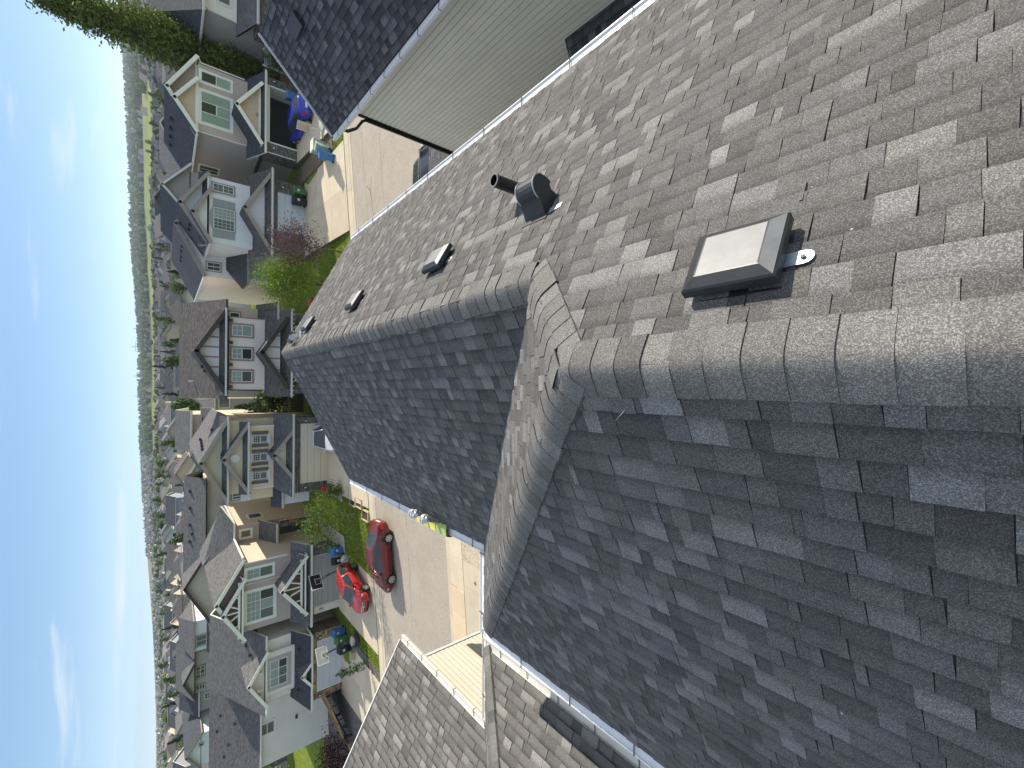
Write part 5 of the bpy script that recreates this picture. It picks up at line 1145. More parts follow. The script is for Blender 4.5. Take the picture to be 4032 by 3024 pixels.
    if grille == 'cross':
        mb = MB(); mb.box(F - .10, F + .01, -Wd * .24, Wd * .24, .58, .80); g = mb.build('grille', M_blk, r)
        for b in ((F - .0, F + .03, -Wd * .25, Wd * .25, .67, .71), (F - .0, F + .032, -.03, .03, .57, .81), (F - .0, F + .028, -Wd * .25, Wd * .25, .78, .82)):
            mb = MB(); mb.box(*b); mb.build('chrome_bar', M_chrome, g)
    mb = MB(); mb.box(-F - .015, -F + .03, -.26, .26, .55, .68); mb.build('licence_plate', M_trimw, r)
    return r
P_red = mat('metallic_dark_red', (.17, .012, .018), rough=.28, coat=.6, spec=.5, metal=.15); P_red2 = mat('metallic_bright_red', (.42, .018, .020), rough=.26, coat=.7, metal=.1)
P_blue = mat('metallic_blue', (.008, .03, .42), rough=.25, coat=.6); P_black = mat('gloss_black', (.01, .012, .018), rough=.15, coat=.8); P_white = mat('gloss_white', (.62, .64, .66), rough=.3, coat=.4)
sl_ = -math.atan(G)
car('parked_car', 'dark red sedan parked at the far kerb of the street', (-11.05, 27.35, street_z(-11.05)), math.pi + .02, P_red, 4.62, 1.78, [(-2.31, .92), (-1.9, 1.02), (-1.55, 1.08), (-.75, 1.40), (.25, 1.44), (1.1, 1.02), (1.9, .88), (2.31, .62)], [(-2.31, .78), (-1.6, .98), (0, .95), (1.0, .92), (1.9, .82), (2.31, .58)], [(-2.31, .30), (-1.9, .2), (1.9, .2), (2.31, .26)], 2.70, .335, (-1.75, -.85, .35, 1.35), tilt=-sl_)
car('parked_car', 'bright red compact car with chrome cross grille on the driveway of the warm grey house', (-15.2, 32.95, -1.03), -math.pi / 2 - .30, P_red2, 4.42, 1.78, [(-2.21, 1.1), (-2.0, 1.40), (-1.5, 1.5), (.15, 1.52), (1.0, 1.08), (1.75, 1.0), (2.21, .80)], [(-2.21, .95), (-1, .98), (1.0, .96), (1.8, .92), (2.21, .76)], [(-2.21, .34), (2.21, .28)], 2.63, .335, (-2.12, -1.75, .2, 1.2), suv=True, grille='cross')
car('parked_car', 'blue hatchback nosing into the open garage of the taupe house', (21.3, 37.15, 2.02), math.pi / 2 + .14, P_blue, 4.2, 1.76, [(-2.1, 1.05), (-1.85, 1.36), (-1.2, 1.46), (.2, 1.46), (1.05, 1.04), (1.7, .95), (2.1, .72)], [(-2.1, .9), (-1, .95), (1.0, .92), (1.7, .86), (2.1, .66)], [(-2.1, .3), (2.1, .26)], 2.58, .33, (-2.02, -1.5, .25, 1.25), suv=True)
car('parked_car', 'black car on the near driveway below the tan wall corner', (9.7, 16.6, 1.0), math.pi / 2 + .02, P_black, 4.7, 1.85, [(-2.35, 1.05), (-2.0, 1.35), (-1.3, 1.5), (.1, 1.52), (1.05, 1.08), (1.8, .98), (2.35, .74)], [(-2.35, .9), (-1, .98), (1.0, .96), (1.8, .9), (2.35, .68)], [(-2.35, .3), (2.35, .28)], 2.75, .35, (-2.2, -1.6, .2, 1.25), suv=True)
car('parked_car', 'black car half hidden behind the grey garage roof by the poplar', (26.9, 36.6, 2.3), math.pi / 2, P_black, 4.4, 1.8, [(-2.2, 1.0), (-1.5, 1.36), (.2, 1.42), (1.05, 1.04), (2.2, .7)], [(-2.2, .85), (0, .94), (1.0, .92), (2.2, .64)], [(-2.2, .3), (2.2, .28)], 2.6, .33, (-2.0, -1.4, .25, 1.25))
car('parked_truck', 'white pickup on the driveway before the wide cream garage door', (-4.0, 36.0, .0), -math.pi / 2, P_white, 5.3, 1.95, [(-2.65, 1.05), (-.75, 1.07), (-.7, 1.80), (.35, 1.86), (1.15, 1.2), (2.0, 1.12), (2.65, .95)], [(-2.65, 1.03), (-.7, 1.05), (1.0, 1.08), (2.1, 1.02), (2.65, .9)], [(-2.65, .45), (2.65, .4)], 3.3, .38, (-.78, -.66, .35, 1.2))

# ================================================================== wheeled bins
BINM = {'blue': mat('bin_blue', (.055, .19, .46), rough=.5, var=.1), 'green': mat('bin_green', (.075, .19, .055), rough=.5, var=.1), 'black': mat('bin_black', (.016, .017, .018), rough=.5, var=.1), 'pale green': mat('bin_pale', (.30, .46, .40), rough=.5)}
def bin_(label, color, x, y, z, rz, lid=None, rx=0.0):
    r = thing('wheeled_bin', label, 'bin', (x, y, z), rz, None, world=False); r.rotation_euler = (rx, 0, rz); m = BINM[color]
    mb = MB(); mb.hexa([(-.22, -.24, .10), (.22, -.24, .10), (.22, .24, .06), (-.22, .24, .06)], [(-.29, -.34, .98), (.29, -.34, .98), (.29, .34, 1.02), (-.29, .34, 1.02)]); mb.build('body', m, r)
    mb = MB(); mb.hexa([(-.31, -.38, .98), (.31, -.38, .98), (.31, .38, 1.02), (-.31, .38, 1.02)], [(-.27, -.33, 1.05), (.27, -.33, 1.05), (.27, .33, 1.11), (-.27, .33, 1.11)]); mb.build('lid', BINM[lid] if lid else m, r)
    mb = MB(); mb.tube([(-.24, .42, .98), (.24, .42, .98)], .02, 6); mb.build('handle', m, r)
    for sx in (-1, 1):
        mb = MB(); mb.tube([(sx * .21, .27, .12), (sx * .28, .27, .12)], .12, 14); mb.build('wheel', M_tyre, r)
    mb = MB(); mb.box(-.09, .09, -.325, -.300, .62, .80); mb.build('sticker', M_trimw, r)
    return r
dz = lambda x, y, x0=0: street_z(x) + .12
def yz(x, z1, y): t = (y - 30.36) / 8.5; return (street_z(x) + .11) * (1 - t) + z1 * t + .03
bin_('blue bin with pale lid at the kerb before the taupe house', 'blue', 16.75, 32.35, gz(16.75, 32.3) + .02, 2.5, 'blue'); bin_('pale green bin behind the blue kerbside bin', 'pale green', 17.5, 33.0, gz(17.5, 33) + .02, 2.4)
bin_('blue bin just inside the open garage mouth', 'blue', 23.6, 38.1, 2.36, 2.9)
bin_('green bin beside the pale blue garage door', 'green', 16.1, 38.35, 1.78, .1); bin_('black bin left of the green one by the pale blue garage door', 'black', 15.35, 38.35, 1.76, .0)
bin_('green bin furthest back beside the grey garage door', 'green', -13.72, 38.0, -1.08, .3); bin_('blue bin in front of the green one near the bright red car', 'blue', -13.75, 37.2, -1.05, .5); bin_('black bin between the blue bin and the bright red car', 'black', -14.5, 37.1, -1.12, .3)
bin_('blue bin hidden behind two others by the fieldstone pier', 'blue', -20.85, 37.75, -1.33, .2); bin_('green bin in the middle of the trio by the fieldstone pier', 'green', -21.2, 37.1, -1.38, .2); bin_('black bin at the front of the trio by the fieldstone pier', 'black', -21.7, 36.5, -1.42, .15)
M_bag = mat('white_plastic_bag', (.62, .62, .60), rough=.4, var=.2, vscale=14, bump=.03, bscale=14)
def blob(name, label, cat, c, r, m, seed=1, sc_=(1, 1, 1), parent=None):
    rr = random.Random(seed); mb = MB(); n1_, n2_ = 8, 12; vs = []
    for k in range(n1_ + 1):
        for j in range(n2_):
            ph = math.pi * k / n1_; th = 2 * math.pi * j / n2_; q = r * (1 + rr.uniform(-.16, .16)); vs.append(V(c) + V((q * sc_[0] * math.sin(ph) * math.cos(th), q * sc_[1] * math.sin(ph) * math.sin(th), q * sc_[2] * math.cos(ph))))
    mb.mesh(vs, [(k * n2_ + j, k * n2_ + (j + 1) % n2_, (k + 1) * n2_ + (j + 1) % n2_, (k + 1) * n2_ + j) for k in range(n1_) for j in range(n2_)])
    o = mb.build(name, m, parent)
    if label: tag(o, label, cat)
    return o
blob('plastic_bag', 'stuffed white plastic bag leaning on the bins by the bright red car', 'bag', (-14.1, 36.0, -.70), .34, M_bag, 4)
# utility box
ub = thing('utility_box', 'grey green utility box with a red sticker beside the blue kerbside bin', 'utility box', (18.0, 33.9, 1.7)); mb = MB(); mb.box(17.6, 18.4, 33.6, 34.3, 1.6, 2.45); mb.build('cabinet', mat('utility_green', (.40, .45, .38), rough=.5), ub); mb = MB(); mb.box(17.57, 18.43, 33.57, 34.33, 2.46, 2.54); mb.build('lid', M_cream, ub); mb = MB(); mb.box(17.9, 18.06, 33.58, 33.6, 2.15, 2.30); mb.build('sticker', M_tl, ub)

# ================================================================== basketball hoops
M_pole = mat('hoop_pole_dark', (.05, .045, .06), rough=.5); M_board = mat('hoop_backboard', (.36, .37, .33), rough=.4)
def hoop(label, x, y, z, yaw, tank=None, bm=None, frame=None, pole=None, hgt=3.05, bw=.62):
    r = thing('basketball_hoop', label, 'basketball hoop', (x, y, z), yaw, None, world=False); pole = pole or M_pole
    if tank: mb = MB(); mb.hexa([(-.45, -.65, 0), (.45, -.65, 0), (.45, .45, 0), (-.45, .45, 0)], [(-.36, -.5, .2), (.36, -.5, .2), (.36, .35, .2), (-.36, .35, .2)]); mb.build('base_tank', tank, r)
    mb = MB(); mb.tube([(0, 0, .1), (0, .55, hgt - .35)], .05, 8); mb.build('pole', pole, r)
    bz = hgt + .05; by = 1.05
    for dz_ in (0, .35):
        mb = MB(); mb.tube([(0, .5, hgt - .75 + dz_), (0, by, bz - .1 + dz_ * .8)], .028, 6); mb.build('arm', pole, r)
    mb = MB(); mb.box(-bw, bw, by, by + .03, bz - .2, bz + .62); b = mb.build('backboard', bm or M_board, r)
    for q in ((-bw - .02, bw + .02, bz - .22, bz - .18), (-bw - .02, bw + .02, bz + .6, bz + .64), (-bw - .02, -bw + .02, bz - .2, bz + .62), (bw - .02, bw + .02, bz - .2, bz + .62), (-.24, .24, bz - .12, bz - .09), (-.24, .24, bz + .25, bz + .28), (-.24, -.21, bz - .1, bz + .27), (.21, .24, bz - .1, bz + .27)):
        mb = MB(); mb.box(q[0], q[1], by - .006, by + .036, q[2], q[3]); mb.build('frame_line', frame or M_trimw, b)
    mb = MB(); n = 16; P = [(.23 * math.cos(2 * math.pi * k / n), by + .28 + .23 * math.sin(2 * math.pi * k / n), bz - .05) for k in range(n + 1)]; mb.tube(P, .012, 5, cap=False); mb.build('rim', mat('rim_orange', (.55, .16, .04), rough=.5), r)
    mb = MB()
    for k in range(12):
        a = 2 * math.pi * k / 12; p = V((.23 * math.cos(a), by + .28 + .23 * math.sin(a), bz - .06)); a2 = a + .35; q = V((.12 * math.cos(a2), by + .28 + .12 * math.sin(a2), bz - .45)); mb.bar(p, q, .012, .012)
    mb.build('net', M_bag, r, kind='stuff')
    return r
hoop('portable basketball hoop with cream back and white pole before the blue car', 19.25, 33.7, 1.72, 2.45, tank=mat('tank_greygreen', (.33, .38, .33), rough=.6), bm=mat('board_cream', (.52, .45, .33), rough=.6), frame=mat('board_edge_cream', (.60, .53, .40), rough=.6), pole=mat('pole_cream', (.60, .58, .52), rough=.5), hgt=1.35, bw=.27)
hoop('basketball hoop with dark framed board above the driveway behind the bright red car', -14.35, 35.1, -.95, .95, bm=M_blk, hgt=2.3)
hoop('basketball hoop with clear white edged board before the lilac garage door', -20.45, 35.0, -1.25, .75, tank=M_blk, bm=M_board, hgt=2.1)
blob('sandbag', 'pale sandbag slumped on the base of the hoop by the gravel bed', 'sandbag', (-20.35, 34.85, -.95), .34, mat('sandbag_beige', (.55, .50, .40), rough=.9, var=.2, vscale=10), 8, (1.2, .9, .6))
bx = thing('cardboard_box', 'open beige cardboard box on the driveway beside the black bin', 'box', (-21.9, 35.6, -1.38)); mb = MB(); mb.box(-22.2, -21.7, 35.4, 35.9, -1.38, -1.05); mb.build('box_body', mat('cardboard', (.48, .40, .27), rough=.9), bx)
mb = MB(); mb.box(-22.45, -22.2, 35.4, 35.9, -1.06, -1.04); mb.build('flap', mat('cardboard', (.48, .40, .27)), bx)

# raised garden edging on the lawn, flower pots, planter
M_edge = mat('raw_timber_edge', (.52, .42, .27), rough=.8, var=.15, vscale=6)
ed = thing('garden_edging', 'stepped row of pale timber planter frames on the lawn', 'planter frames', (-8.6, 32.3, -.2)); fx = [(-7.6, 34.6), (-8.15, 33.6), (-8.45, 32.5), (-9.3, 31.5)]
for i, (x, y) in enumerate([(-8.2, 34.6), (-8.75, 33.4), (-8.65, 32.1), (-9.35, 31.0)]):
    z = gz(x, y) + .02
    for a in ((x - .38, x + .38, y - .62, y - .56), (x - .38, x + .38, y + .56, y + .62), (x - .38, x - .32, y - .56, y + .56), (x + .32, x + .38, y - .56, y + .56)):
        mb = MB(); mb.box(a[0], a[1], a[2], a[3], z, z + .22); mb.build('timber_board', M_edge, ed)
    mb = MB(); mb.box(x - .32, x + .32, y - .56, y + .56, z, z + .12); mb.build('planter_soil', mat('dark_soil', (.06, .045, .03), rough=1), ed)
pot = thing('brick_planter', 'reddish brick planter with red flowers at the garage corner of the cream house', 'planter', (-8.6, 38.0, .0)); mb = MB(); mb.box(-8.85, -8.3, 37.6, 38.6, -.25, .28); mb.build('planter_box', mat('red_brick', (.20, .085, .055), rough=.9, var=.2), pot)
blob('red_flowers', None, None, (-8.55, 38.2, .42), .2, mat('red_flower', (.5, .03, .03), rough=.7), 3, parent=None)['x'] = 0
bpy.data.objects['red_flowers'].parent = pot; bpy.data.objects['red_flowers'].location = (8.6, -38.0, 0)
# shed, patio pieces between houses
shd = thing('red_garden_cart', 'small red cart between the half timbered house and the leafy tree', 'cart', (6.9, 37.6, 1.2)); mb = MB(); mb.box(6.6, 7.3, 37.2, 38.0, 1.45, 1.75); mb.build('tray', mat('cart_red', (.40, .02, .02), rough=.5), shd)
for y in (37.3, 37.9):
    for x in (6.7, 7.2):
        mb = MB(); mb.tube([(x, y - .03, 1.33), (x, y + .03, 1.33)], .13, 10); mb.build('wheel', M_tyre, shd)

# back yard fence boards between the half timbered and the cream house
fn = thing('board_fence', 'dark board fence closing the yard between the half timbered and the cream house', 'fence', (-1.6, 45, .2))
for i in range(13):
    mb = MB(); x = -2.35 + i * .165; mb.box(x, x + .15, 45, 45.03, .4, 2.2); mb.build('fence_board', mat('dark_fence', (.07, .052, .045), rough=.9, var=.3, vscale=4), fn)
for z in (.7, 1.8):
    mb = MB(); mb.box(-2.4, -.2, 45.03, 45.09, z, z + .09); mb.build('fence_rail', M_wdark, fn)
fn = thing('board_fence', 'brown board fence beside the pergola and the wine red shrub', 'fence', (-31, 38, -2)); 
for i in range(22):
    mb = MB(); y = 33.2 + i * .165; mb.box(-30.0, -29.97, y, y + .15, -2.4, -1.3); mb.build('fence_board', M_wood, fn)
mb = MB(); mb.box(-30.06, -30.0, 33.2, 36.8, -1.3, -1.2); mb.build('fence_rail', M_edge, fn)
tp = thing('blue_tarp', 'crumpled bright blue tarp by the pale boulder at the frame edge', 'tarp', (-31.2, 34.4, -2.1)); rr = random.Random(5); mb = MB(); g_ = [[(-32.0 + i * .25, 33.6 + j * .28, -1.75 + rr.uniform(0, .5)) for i in range(8)] for j in range(8)]; vs = [p for r in g_ for p in r]
mb.mesh(vs, [(j * 8 + i, j * 8 + i + 1, (j + 1) * 8 + i + 1, (j + 1) * 8 + i) for j in range(7) for i in range(7)]); mb.build('tarp_sheet', mat('tarp_blue', (.03, .16, .70), rough=.45), tp)
blob('boulder', 'large pale boulder beside the blue tarp', 'boulder', (-34.2, 35.2, -1.9), 1.0, mat('pale_rock', (.42, .40, .36), rough=.95, var=.35, vscale=4, bump=.08, bscale=6), 6, (1.1, .9, .7))
# street lamp
lp = thing('street_lamp', 'tall white street lamp behind the half timbered house', 'street lamp', (-1.25, 60, 1.0)); mb = MB(); mb.tube([(-1.25, 60, .5), (-1.25, 60, 8.0), (-1.2, 60, 8.5), (-.95, 60, 8.95), (-.4, 60, 9.1)], .07, 8); mb.build('pole', M_trimw, lp); mb = MB(); mb.box(-.5, .1, 59.9, 60.1, 9.05, 9.17); mb.build('lamp_head', M_greytrim, lp)
# ================================================================== trees
def leafmat(name, col, trans=.25):
    if name in MATS: return MATS[name]
    m = mat(name, col, rough=.7, attr=True, spec=.25); t = m.node_tree; n = t.nodes.new; l = t.links.new
    b = [x for x in t.nodes if x.type == 'BSDF_PRINCIPLED'][0]; o = [x for x in t.nodes if x.type == 'OUTPUT_MATERIAL'][0]
    tr = n('ShaderNodeBsdfTranslucent'); src = b.inputs['Base Color'].links[0].from_socket; l(src, tr.inputs[0]); mx = n('ShaderNodeMixShader'); mx.inputs[0].default_value = trans
    l(b.outputs[0], mx.inputs[1]); l(tr.outputs[0], mx.inputs[2]); l(mx.outputs[0], o.inputs[0]); return m
L_green = leafmat('leaf_green', (.11, .17, .03)); L_fresh = leafmat('leaf_fresh_green', (.19, .28, .04)); L_dark = leafmat('leaf_dark_green', (.045, .085, .022)); L_spruce = leafmat('needle_green', (.04, .075, .035), .1)
L_purple = leafmat('leaf_purple', (.15, .10, .11)); L_wine = leafmat('leaf_wine', (.085, .022, .022)); L_poplar = leafmat('leaf_poplar', (.075, .12, .028))
M_bark = mat('bark', (.13, .10, .075), rough=.95, var=.3, vscale=6, bump=.02, bscale=12)
def crown_mesh(name, fn, n, leaf, rnd, clump=60, m=None, spread=.28, elong=1.0):
    """fn() returns a clump centre and radius; leaves are small faces gathered round it"""
    mb = MB(); per = max(1, n // clump)
    for c in range(clump):
        cc, cr = fn(rnd, c / clump); tone = rnd.uniform(.72, 1.3)
        for k in range(per):
            p = cc + V((rnd.gauss(0, cr), rnd.gauss(0, cr), rnd.gauss(0, cr * elong))); a = V((rnd.gauss(0, 1), rnd.gauss(0, 1), rnd.gauss(0, .7))).normalized(); b = a.cross(V((rnd.gauss(0, 1), rnd.gauss(0, 1), rnd.gauss(0, 1)))).normalized()
            s_ = leaf * rnd.uniform(.6, 1.35); t = tone * rnd.uniform(.75, 1.25); mb.mesh([p - a * s_, p + b * s_ * .45, p + a * s_, p - b * s_ * .45], [(0, 1, 2, 3)], 0, (t * rnd.uniform(.9, 1.12), t, t * rnd.uniform(.8, 1.1)))
    return mb
def branches(mb, base, top, r0, n, rnd, spread, up=.6, start=.3):
    pts = [V(base).lerp(V(top), k / 5) + V((rnd.uniform(-.05, .05), rnd.uniform(-.05, .05), 0)) * (k > 0) for k in range(6)]
    mb.tube(pts, r0, 7, radii=[r0 * (1 - .16 * k) for k in range(6)])
    for i in range(n):
        t = start + (1 - start) * i / n; p = V(base).lerp(V(top), t); a = rnd.uniform(0, 6.28); L_ = spread * rnd.uniform(.6, 1.1) * (1.1 - t * .5)
        q = p + V((math.cos(a) * L_, math.sin(a) * L_, L_ * up)); mid = p.lerp(q, .5) + V((0, 0, -.05 * L_)); mb.tube([p, mid, q], r0 * .3, 5, radii=[r0 * .38, r0 * .25, r0 * .08])
        for j in range(2): a2 = a + rnd.uniform(-1, 1); q2 = mid + V((math.cos(a2) * L_ * .5, math.sin(a2) * L_ * .5, L_ * .5 * up)); mb.tube([mid, q2], r0 * .12, 4, radii=[r0 * .2, r0 * .05])
def tree(name, label, loc, hgt, rad, n, leaf, m, seed, shape='round', clump=70, tr=.12, group=None, trunk_h=.3, lean=(0, 0), rx=1.0):
    rnd = random.Random(seed); loc = V(loc); r = thing(name, label, 'tree', loc, 0, group, world=False)
    if shape == 'round':
        def fn(rd, t):
            a = rd.uniform(0, 6.28); z = rd.uniform(-1, 1); rr = (rd.random() ** .4); q = V((math.cos(a) * math.sqrt(1 - z * z) * rad * rr * rx, math.sin(a) * math.sqrt(1 - z * z) * rad * rr, hgt * (trunk_h + (1 - trunk_h) * (.5 + .46 * z * rr)))); return q + V((lean[0], lean[1], 0)) * (q.z / hgt), rad * .16
    elif shape == 'column':
        def fn(rd, t):
            z = rd.uniform(.06, 1); w = rad * (math.sin(math.pi * min(1, z * .82 + .12)) ** .7) * rd.uniform(.35, 1); a = rd.uniform(0, 6.28); return V((math.cos(a) * w + lean[0] * z, math.sin(a) * w + lean[1] * z, hgt * z)), rad * .17
    elif shape == 'cone':
        def fn(rd, t):
            z = .08 + .92 * (t ** 1.3); w = rad * (1 - z) * rd.uniform(.5, 1.0); a = rd.uniform(0, 6.28); return V((math.cos(a) * w, math.sin(a) * w, hgt * z)), max(.05, rad * .11 * (1.2 - z))
    cr = crown_mesh('crown', fn, n, leaf, rnd, clump, m, elong=1.0 if shape == 'round' else 1.6); cr.build('crown', m, r, kind='stuff' if False else None)
    mb = MB(); branches(mb, (0, 0, -.3), (lean[0] * .8, lean[1] * .8, hgt * (.85 if shape != 'round' else .75)), tr, 9, rnd, rad * (.7 if shape == 'round' else .35), up=.7 if shape == 'round' else 1.6, start=trunk_h * .8); mb.build('trunk', M_bark, r)
    return r
tree('leafy_tree', 'bright green young tree in the front yard of the half timbered house', (7.6, 33.4, gz(7.6, 33.4)), 5.6, 1.75, 7500, .085, L_fresh, 1, clump=120, trunk_h=.22)
tree('purple_leaf_tree', 'thin purple leaved tree on the lawn before the pale blue garage door', (9.9, 32.2, gz(9.9, 32.2)), 4.9, 1.65, 3600, .08, L_purple, 2, clump=110, trunk_h=.30, tr=.06)
tree('small_lawn_tree', 'sparse young green tree on the lawn behind the dark red sedan', (-9.6, 32.6, gz(-9.6, 32.6)), 4.2, 1.7, 2300, .08, L_green, 3, clump=60, trunk_h=.28, tr=.05)
tree('lawn_shrub', 'small round green shrub by the planter frames on the lawn', (-8.35, 35.6, gz(-8.3, 35.6)), 1.4, .8, 1500, .06, L_green, 4, clump=40, trunk_h=.05, tr=.03)
tree('narrow_conifer', 'narrow wispy conifer leaning beside the gravel bed and driveway', (-20.9, 32.2, gz(-20.9, 32.2)), 2.6, .32, 1100, .06, L_dark, 5, 'column', clump=60, tr=.035)
tree('wine_red_shrub', 'large wine red shrub below the pergola', (-31.6, 37.6, gz(-31.6, 37.6)), 2.6, 2.0, 5200, .075, L_wine, 6, clump=90, trunk_h=.05, rx=1.3)
tree('tall_poplar', 'very tall columnar poplar between the taupe and the pale grey house', (29.0, 45.5, 3.0), 15.2, 1.75, 30000, .15, leafmat('leaf_poplar_near', (.155, .205, .042)), 7, 'column', clump=420, tr=.25, lean=(-.3, 0))
tree('yard_evergreen', 'ragged evergreen in the yard between the half timbered and the cream house', (-2.0, 52, .6), 4.6, 1.3, 2600, .12, L_spruce, 8, 'cone', clump=70)
tree('yard_spruce', 'dark spruce shrub at the yard fence behind the white ornaments', (-1.3, 50.5, .6), 3.2, 1.2, 1800, .12, L_spruce, 9, 'round', clump=50, trunk_h=.05)
tree('plum_shrub', 'wine coloured shrub beside the board fence in the back yard', (-3.1, 55, .6), 3.9, 1.2, 1500, .12, L_wine, 10, clump=40, trunk_h=.1)
tree('corner_shrub', 'green shrub at the stone pier of the open garage', (25.6, 37.2, gz(25.6, 37.2)), 1.6, .7, 900, .08, L_green, 11, clump=30, trunk_h=.05)
tree('fence_shrub', 'dense green shrub before the slatted fence', (27.2, 40.2, 2.8), 2.2, .9, 1200, .09, L_green, 12, clump=40, trunk_h=.05)
tree('edge_shrub', 'green shrub between the blue tarp and the boulder', (-33.2, 34.0, -2.2), 1.3, .8, 900, .08, L_fresh, 13, clump=30, trunk_h=.05)
# lawn tufts: short blades on the parts of the lawns in view
mb = MB(); gr = random.Random(8)
for (x0, x1, y0, y1, n) in ((-13.7, -8.9, 30.4, 38, 7000), (-20.8, -19.6, 30.4, 39, 1800), (6.2, 10.9, 30.4, 37, 3800), (17.3, 18.6, 30.4, 34, 900), (24.8, 27, 30.4, 34, 800), (-8.5, -5.6, 16.3, 17.9, 2600), (-3, .0, 36, 44, 1200)):
    for i in range(n):
        x = gr.uniform(x0, x1); y = gr.uniform(y0, y1); z = gz(x, y); a = gr.uniform(0, 3.14); hh_ = gr.uniform(.035, .10); w = .035; t = gr.uniform(.7, 1.5)
        mb.mesh([(x - w * math.cos(a), y - w * math.sin(a), z), (x + w * math.cos(a), y + w * math.sin(a), z), (x + gr.uniform(-.04, .04), y + gr.uniform(-.04, .04), z + hh_)], [(0, 1, 2)], 0, (t * gr.uniform(.95, 1.2), t, t))
tag(mb.build('grass_tufts', leafmat('grass_blade', (.17, .24, .035), .3)), 'uneven grass tufts standing on the front lawns', None, kind='stuff')
# ================================================================== rows of houses behind
WALLS = {'beige': siding('siding_bg_beige', (.55, .47, .36)), 'grey': siding('siding_bg_grey', (.32, .32, .33)), 'white': siding('siding_bg_white', (.62, .62, .60)), 'taupe': siding('siding_bg_taupe', (.36, .32, .28)), 'yellow': siding('siding_bg_yellow', (.66, .54, .34)), 'blue grey': siding('siding_bg_blue', (.34, .38, .42)), 'rust': siding('siding_bg_rust', (.30, .19, .15))}
ROOFS = {'grey': R_mid, 'dark': R_dark, 'brown': R_brown, 'pale': R_light}
# houses of the row directly behind, one by one
h = House('long_roofed_house', 'long grey roof with a row of square vents behind the warm grey house', -15, 62, 1, trim=M_blackmetal, roof=R_mid, gut=M_blackmetal)
h.roof([(-21.8, 58.6, 7.2), (-10.2, 58.6, 7.2), (-10.2, 62, 9.05), (-21.8, 62, 9.05)], [(-21.8, 68, 6), (-10.2, 68, 6), (-10.2, 62, 9.05), (-21.8, 62, 9.05)]); h.box(-21.4, -10.6, 59.2, 67, 0, 7.1, S_sage); h.gutt(-21.8, -10.2, 58.6, 7.2, M_choc)
h.vents([(-11.8, 60.9, 8.5), (-13.7, 60.9, 8.5), (-15.6, 60.9, 8.5), (-17.5, 60.9, 8.5), (-16.6, 60.6, 8.3)], sz=.3)
h.gable(-27.2, -16.6, 6.2, -21.6, 9.2, 57.6, 66, panel=S_sage, ov=.5, fm=M_choc); h.box(-26.8, -17, 58.2, 66, 0, 6.2, S_sage); h.down([(-27.0, 57.6, 6.1), (-26.7, 58.0, 5.6), (-26.0, 58.1, 5.0)], M_choc)
h = House('beige_rear_house', 'beige walled house showing above the cream house roof beside the slim poplar', -4.6, 58, 1, trim=M_cream, roof=R_mid)
h.box(-6.3, -2.9, 57, 66, 0, 8.6, S_sand); h.roof([(-6.8, 56.5, 8.65), (-2.5, 56.5, 8.65), (-2.5, 60, 9.9), (-6.8, 60, 9.9)], [(-6.8, 66, 8.6), (-2.5, 66, 8.6), (-2.5, 60, 9.9), (-6.8, 60, 9.9)]); h.gutt(-6.8, -2.5, 56.5, 8.7); h.roof([(-4.5, 55.4, 6.9), (-2.2, 55.4, 6.9), (-2.2, 57.2, 7.8), (-4.5, 57.2, 7.8)])
h = House('yellow_rear_house', 'two storey house with sunlit yellow gable side and grey front windows', -38, 72, .5, trim=M_choc, roof=R_mid, gut=M_choc)
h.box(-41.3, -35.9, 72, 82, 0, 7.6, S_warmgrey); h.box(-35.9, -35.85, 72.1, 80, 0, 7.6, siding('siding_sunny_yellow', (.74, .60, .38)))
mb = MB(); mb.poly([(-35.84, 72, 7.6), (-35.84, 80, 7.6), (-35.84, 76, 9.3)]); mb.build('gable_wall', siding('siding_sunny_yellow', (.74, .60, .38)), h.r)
h.roof([(-42, 71.4, 7.5), (-35.6, 71.4, 7.5), (-35.6, 76, 9.35), (-42, 76, 9.35)], [(-42, 81, 7.4), (-35.6, 81, 7.4), (-35.6, 76, 9.35), (-42, 76, 9.35)])
h.gable(-41.6, -36.6, 7.5, -39.1, 8.75, 71, 74, panel=S_warmgrey, ov=.4); h.win(-39.4, -37.8, 6.3, 7.3, 72, 3, 2, panes=[P_mid, P_dark], tw=.08); h.win(-41.0, -40.3, 6.3, 7.2, 72, 1, 3, panes=[P_dark], tw=.06); h.win(-39.3, -37.6, 4.2, 5.2, 72, 3, 1, panes=[P_dark], tw=.06)
h = House('pale_rear_house', 'pale blue white house with large front window beside the yellow sided one', -33.5, 72, .5, trim=M_greytrim, roof=R_mid)
h.box(-35.2, -31.2, 71, 80, 0, 7.6, S_white); h.roof([(-35.8, 70.5, 7.65), (-30.9, 70.5, 7.65), (-31.4, 74, 9.1), (-35.0, 74, 9.1)], [(-35.8, 78, 7.6), (-30.9, 78, 7.6), (-31.4, 74, 9.1), (-35.0, 74, 9.1)], [(-30.9, 70.5, 7.65), (-30.9, 78, 7.6), (-31.4, 74, 9.1)], [(-35.8, 70.5, 7.65), (-35.8, 78, 7.6), (-35.0, 74, 9.1)]); h.win(-34.6, -33.2, 6.2, 7.3, 71, 2, 1, panes=[P_mid]); h.roof([(-35.6, 69.5, 5.6), (-31, 69.5, 5.6), (-31, 71, 6.2), (-35.6, 71, 6.2)]); h.win(-33.0, -32.0, 4.3, 5.3, 71, 1, 1, panes=[P_dark])
h = House('grey_roof_house', 'grey gabled house left of the yellow sided one with a round window', -43.5, 74, .2, trim=M_trimw, roof=R_dark)
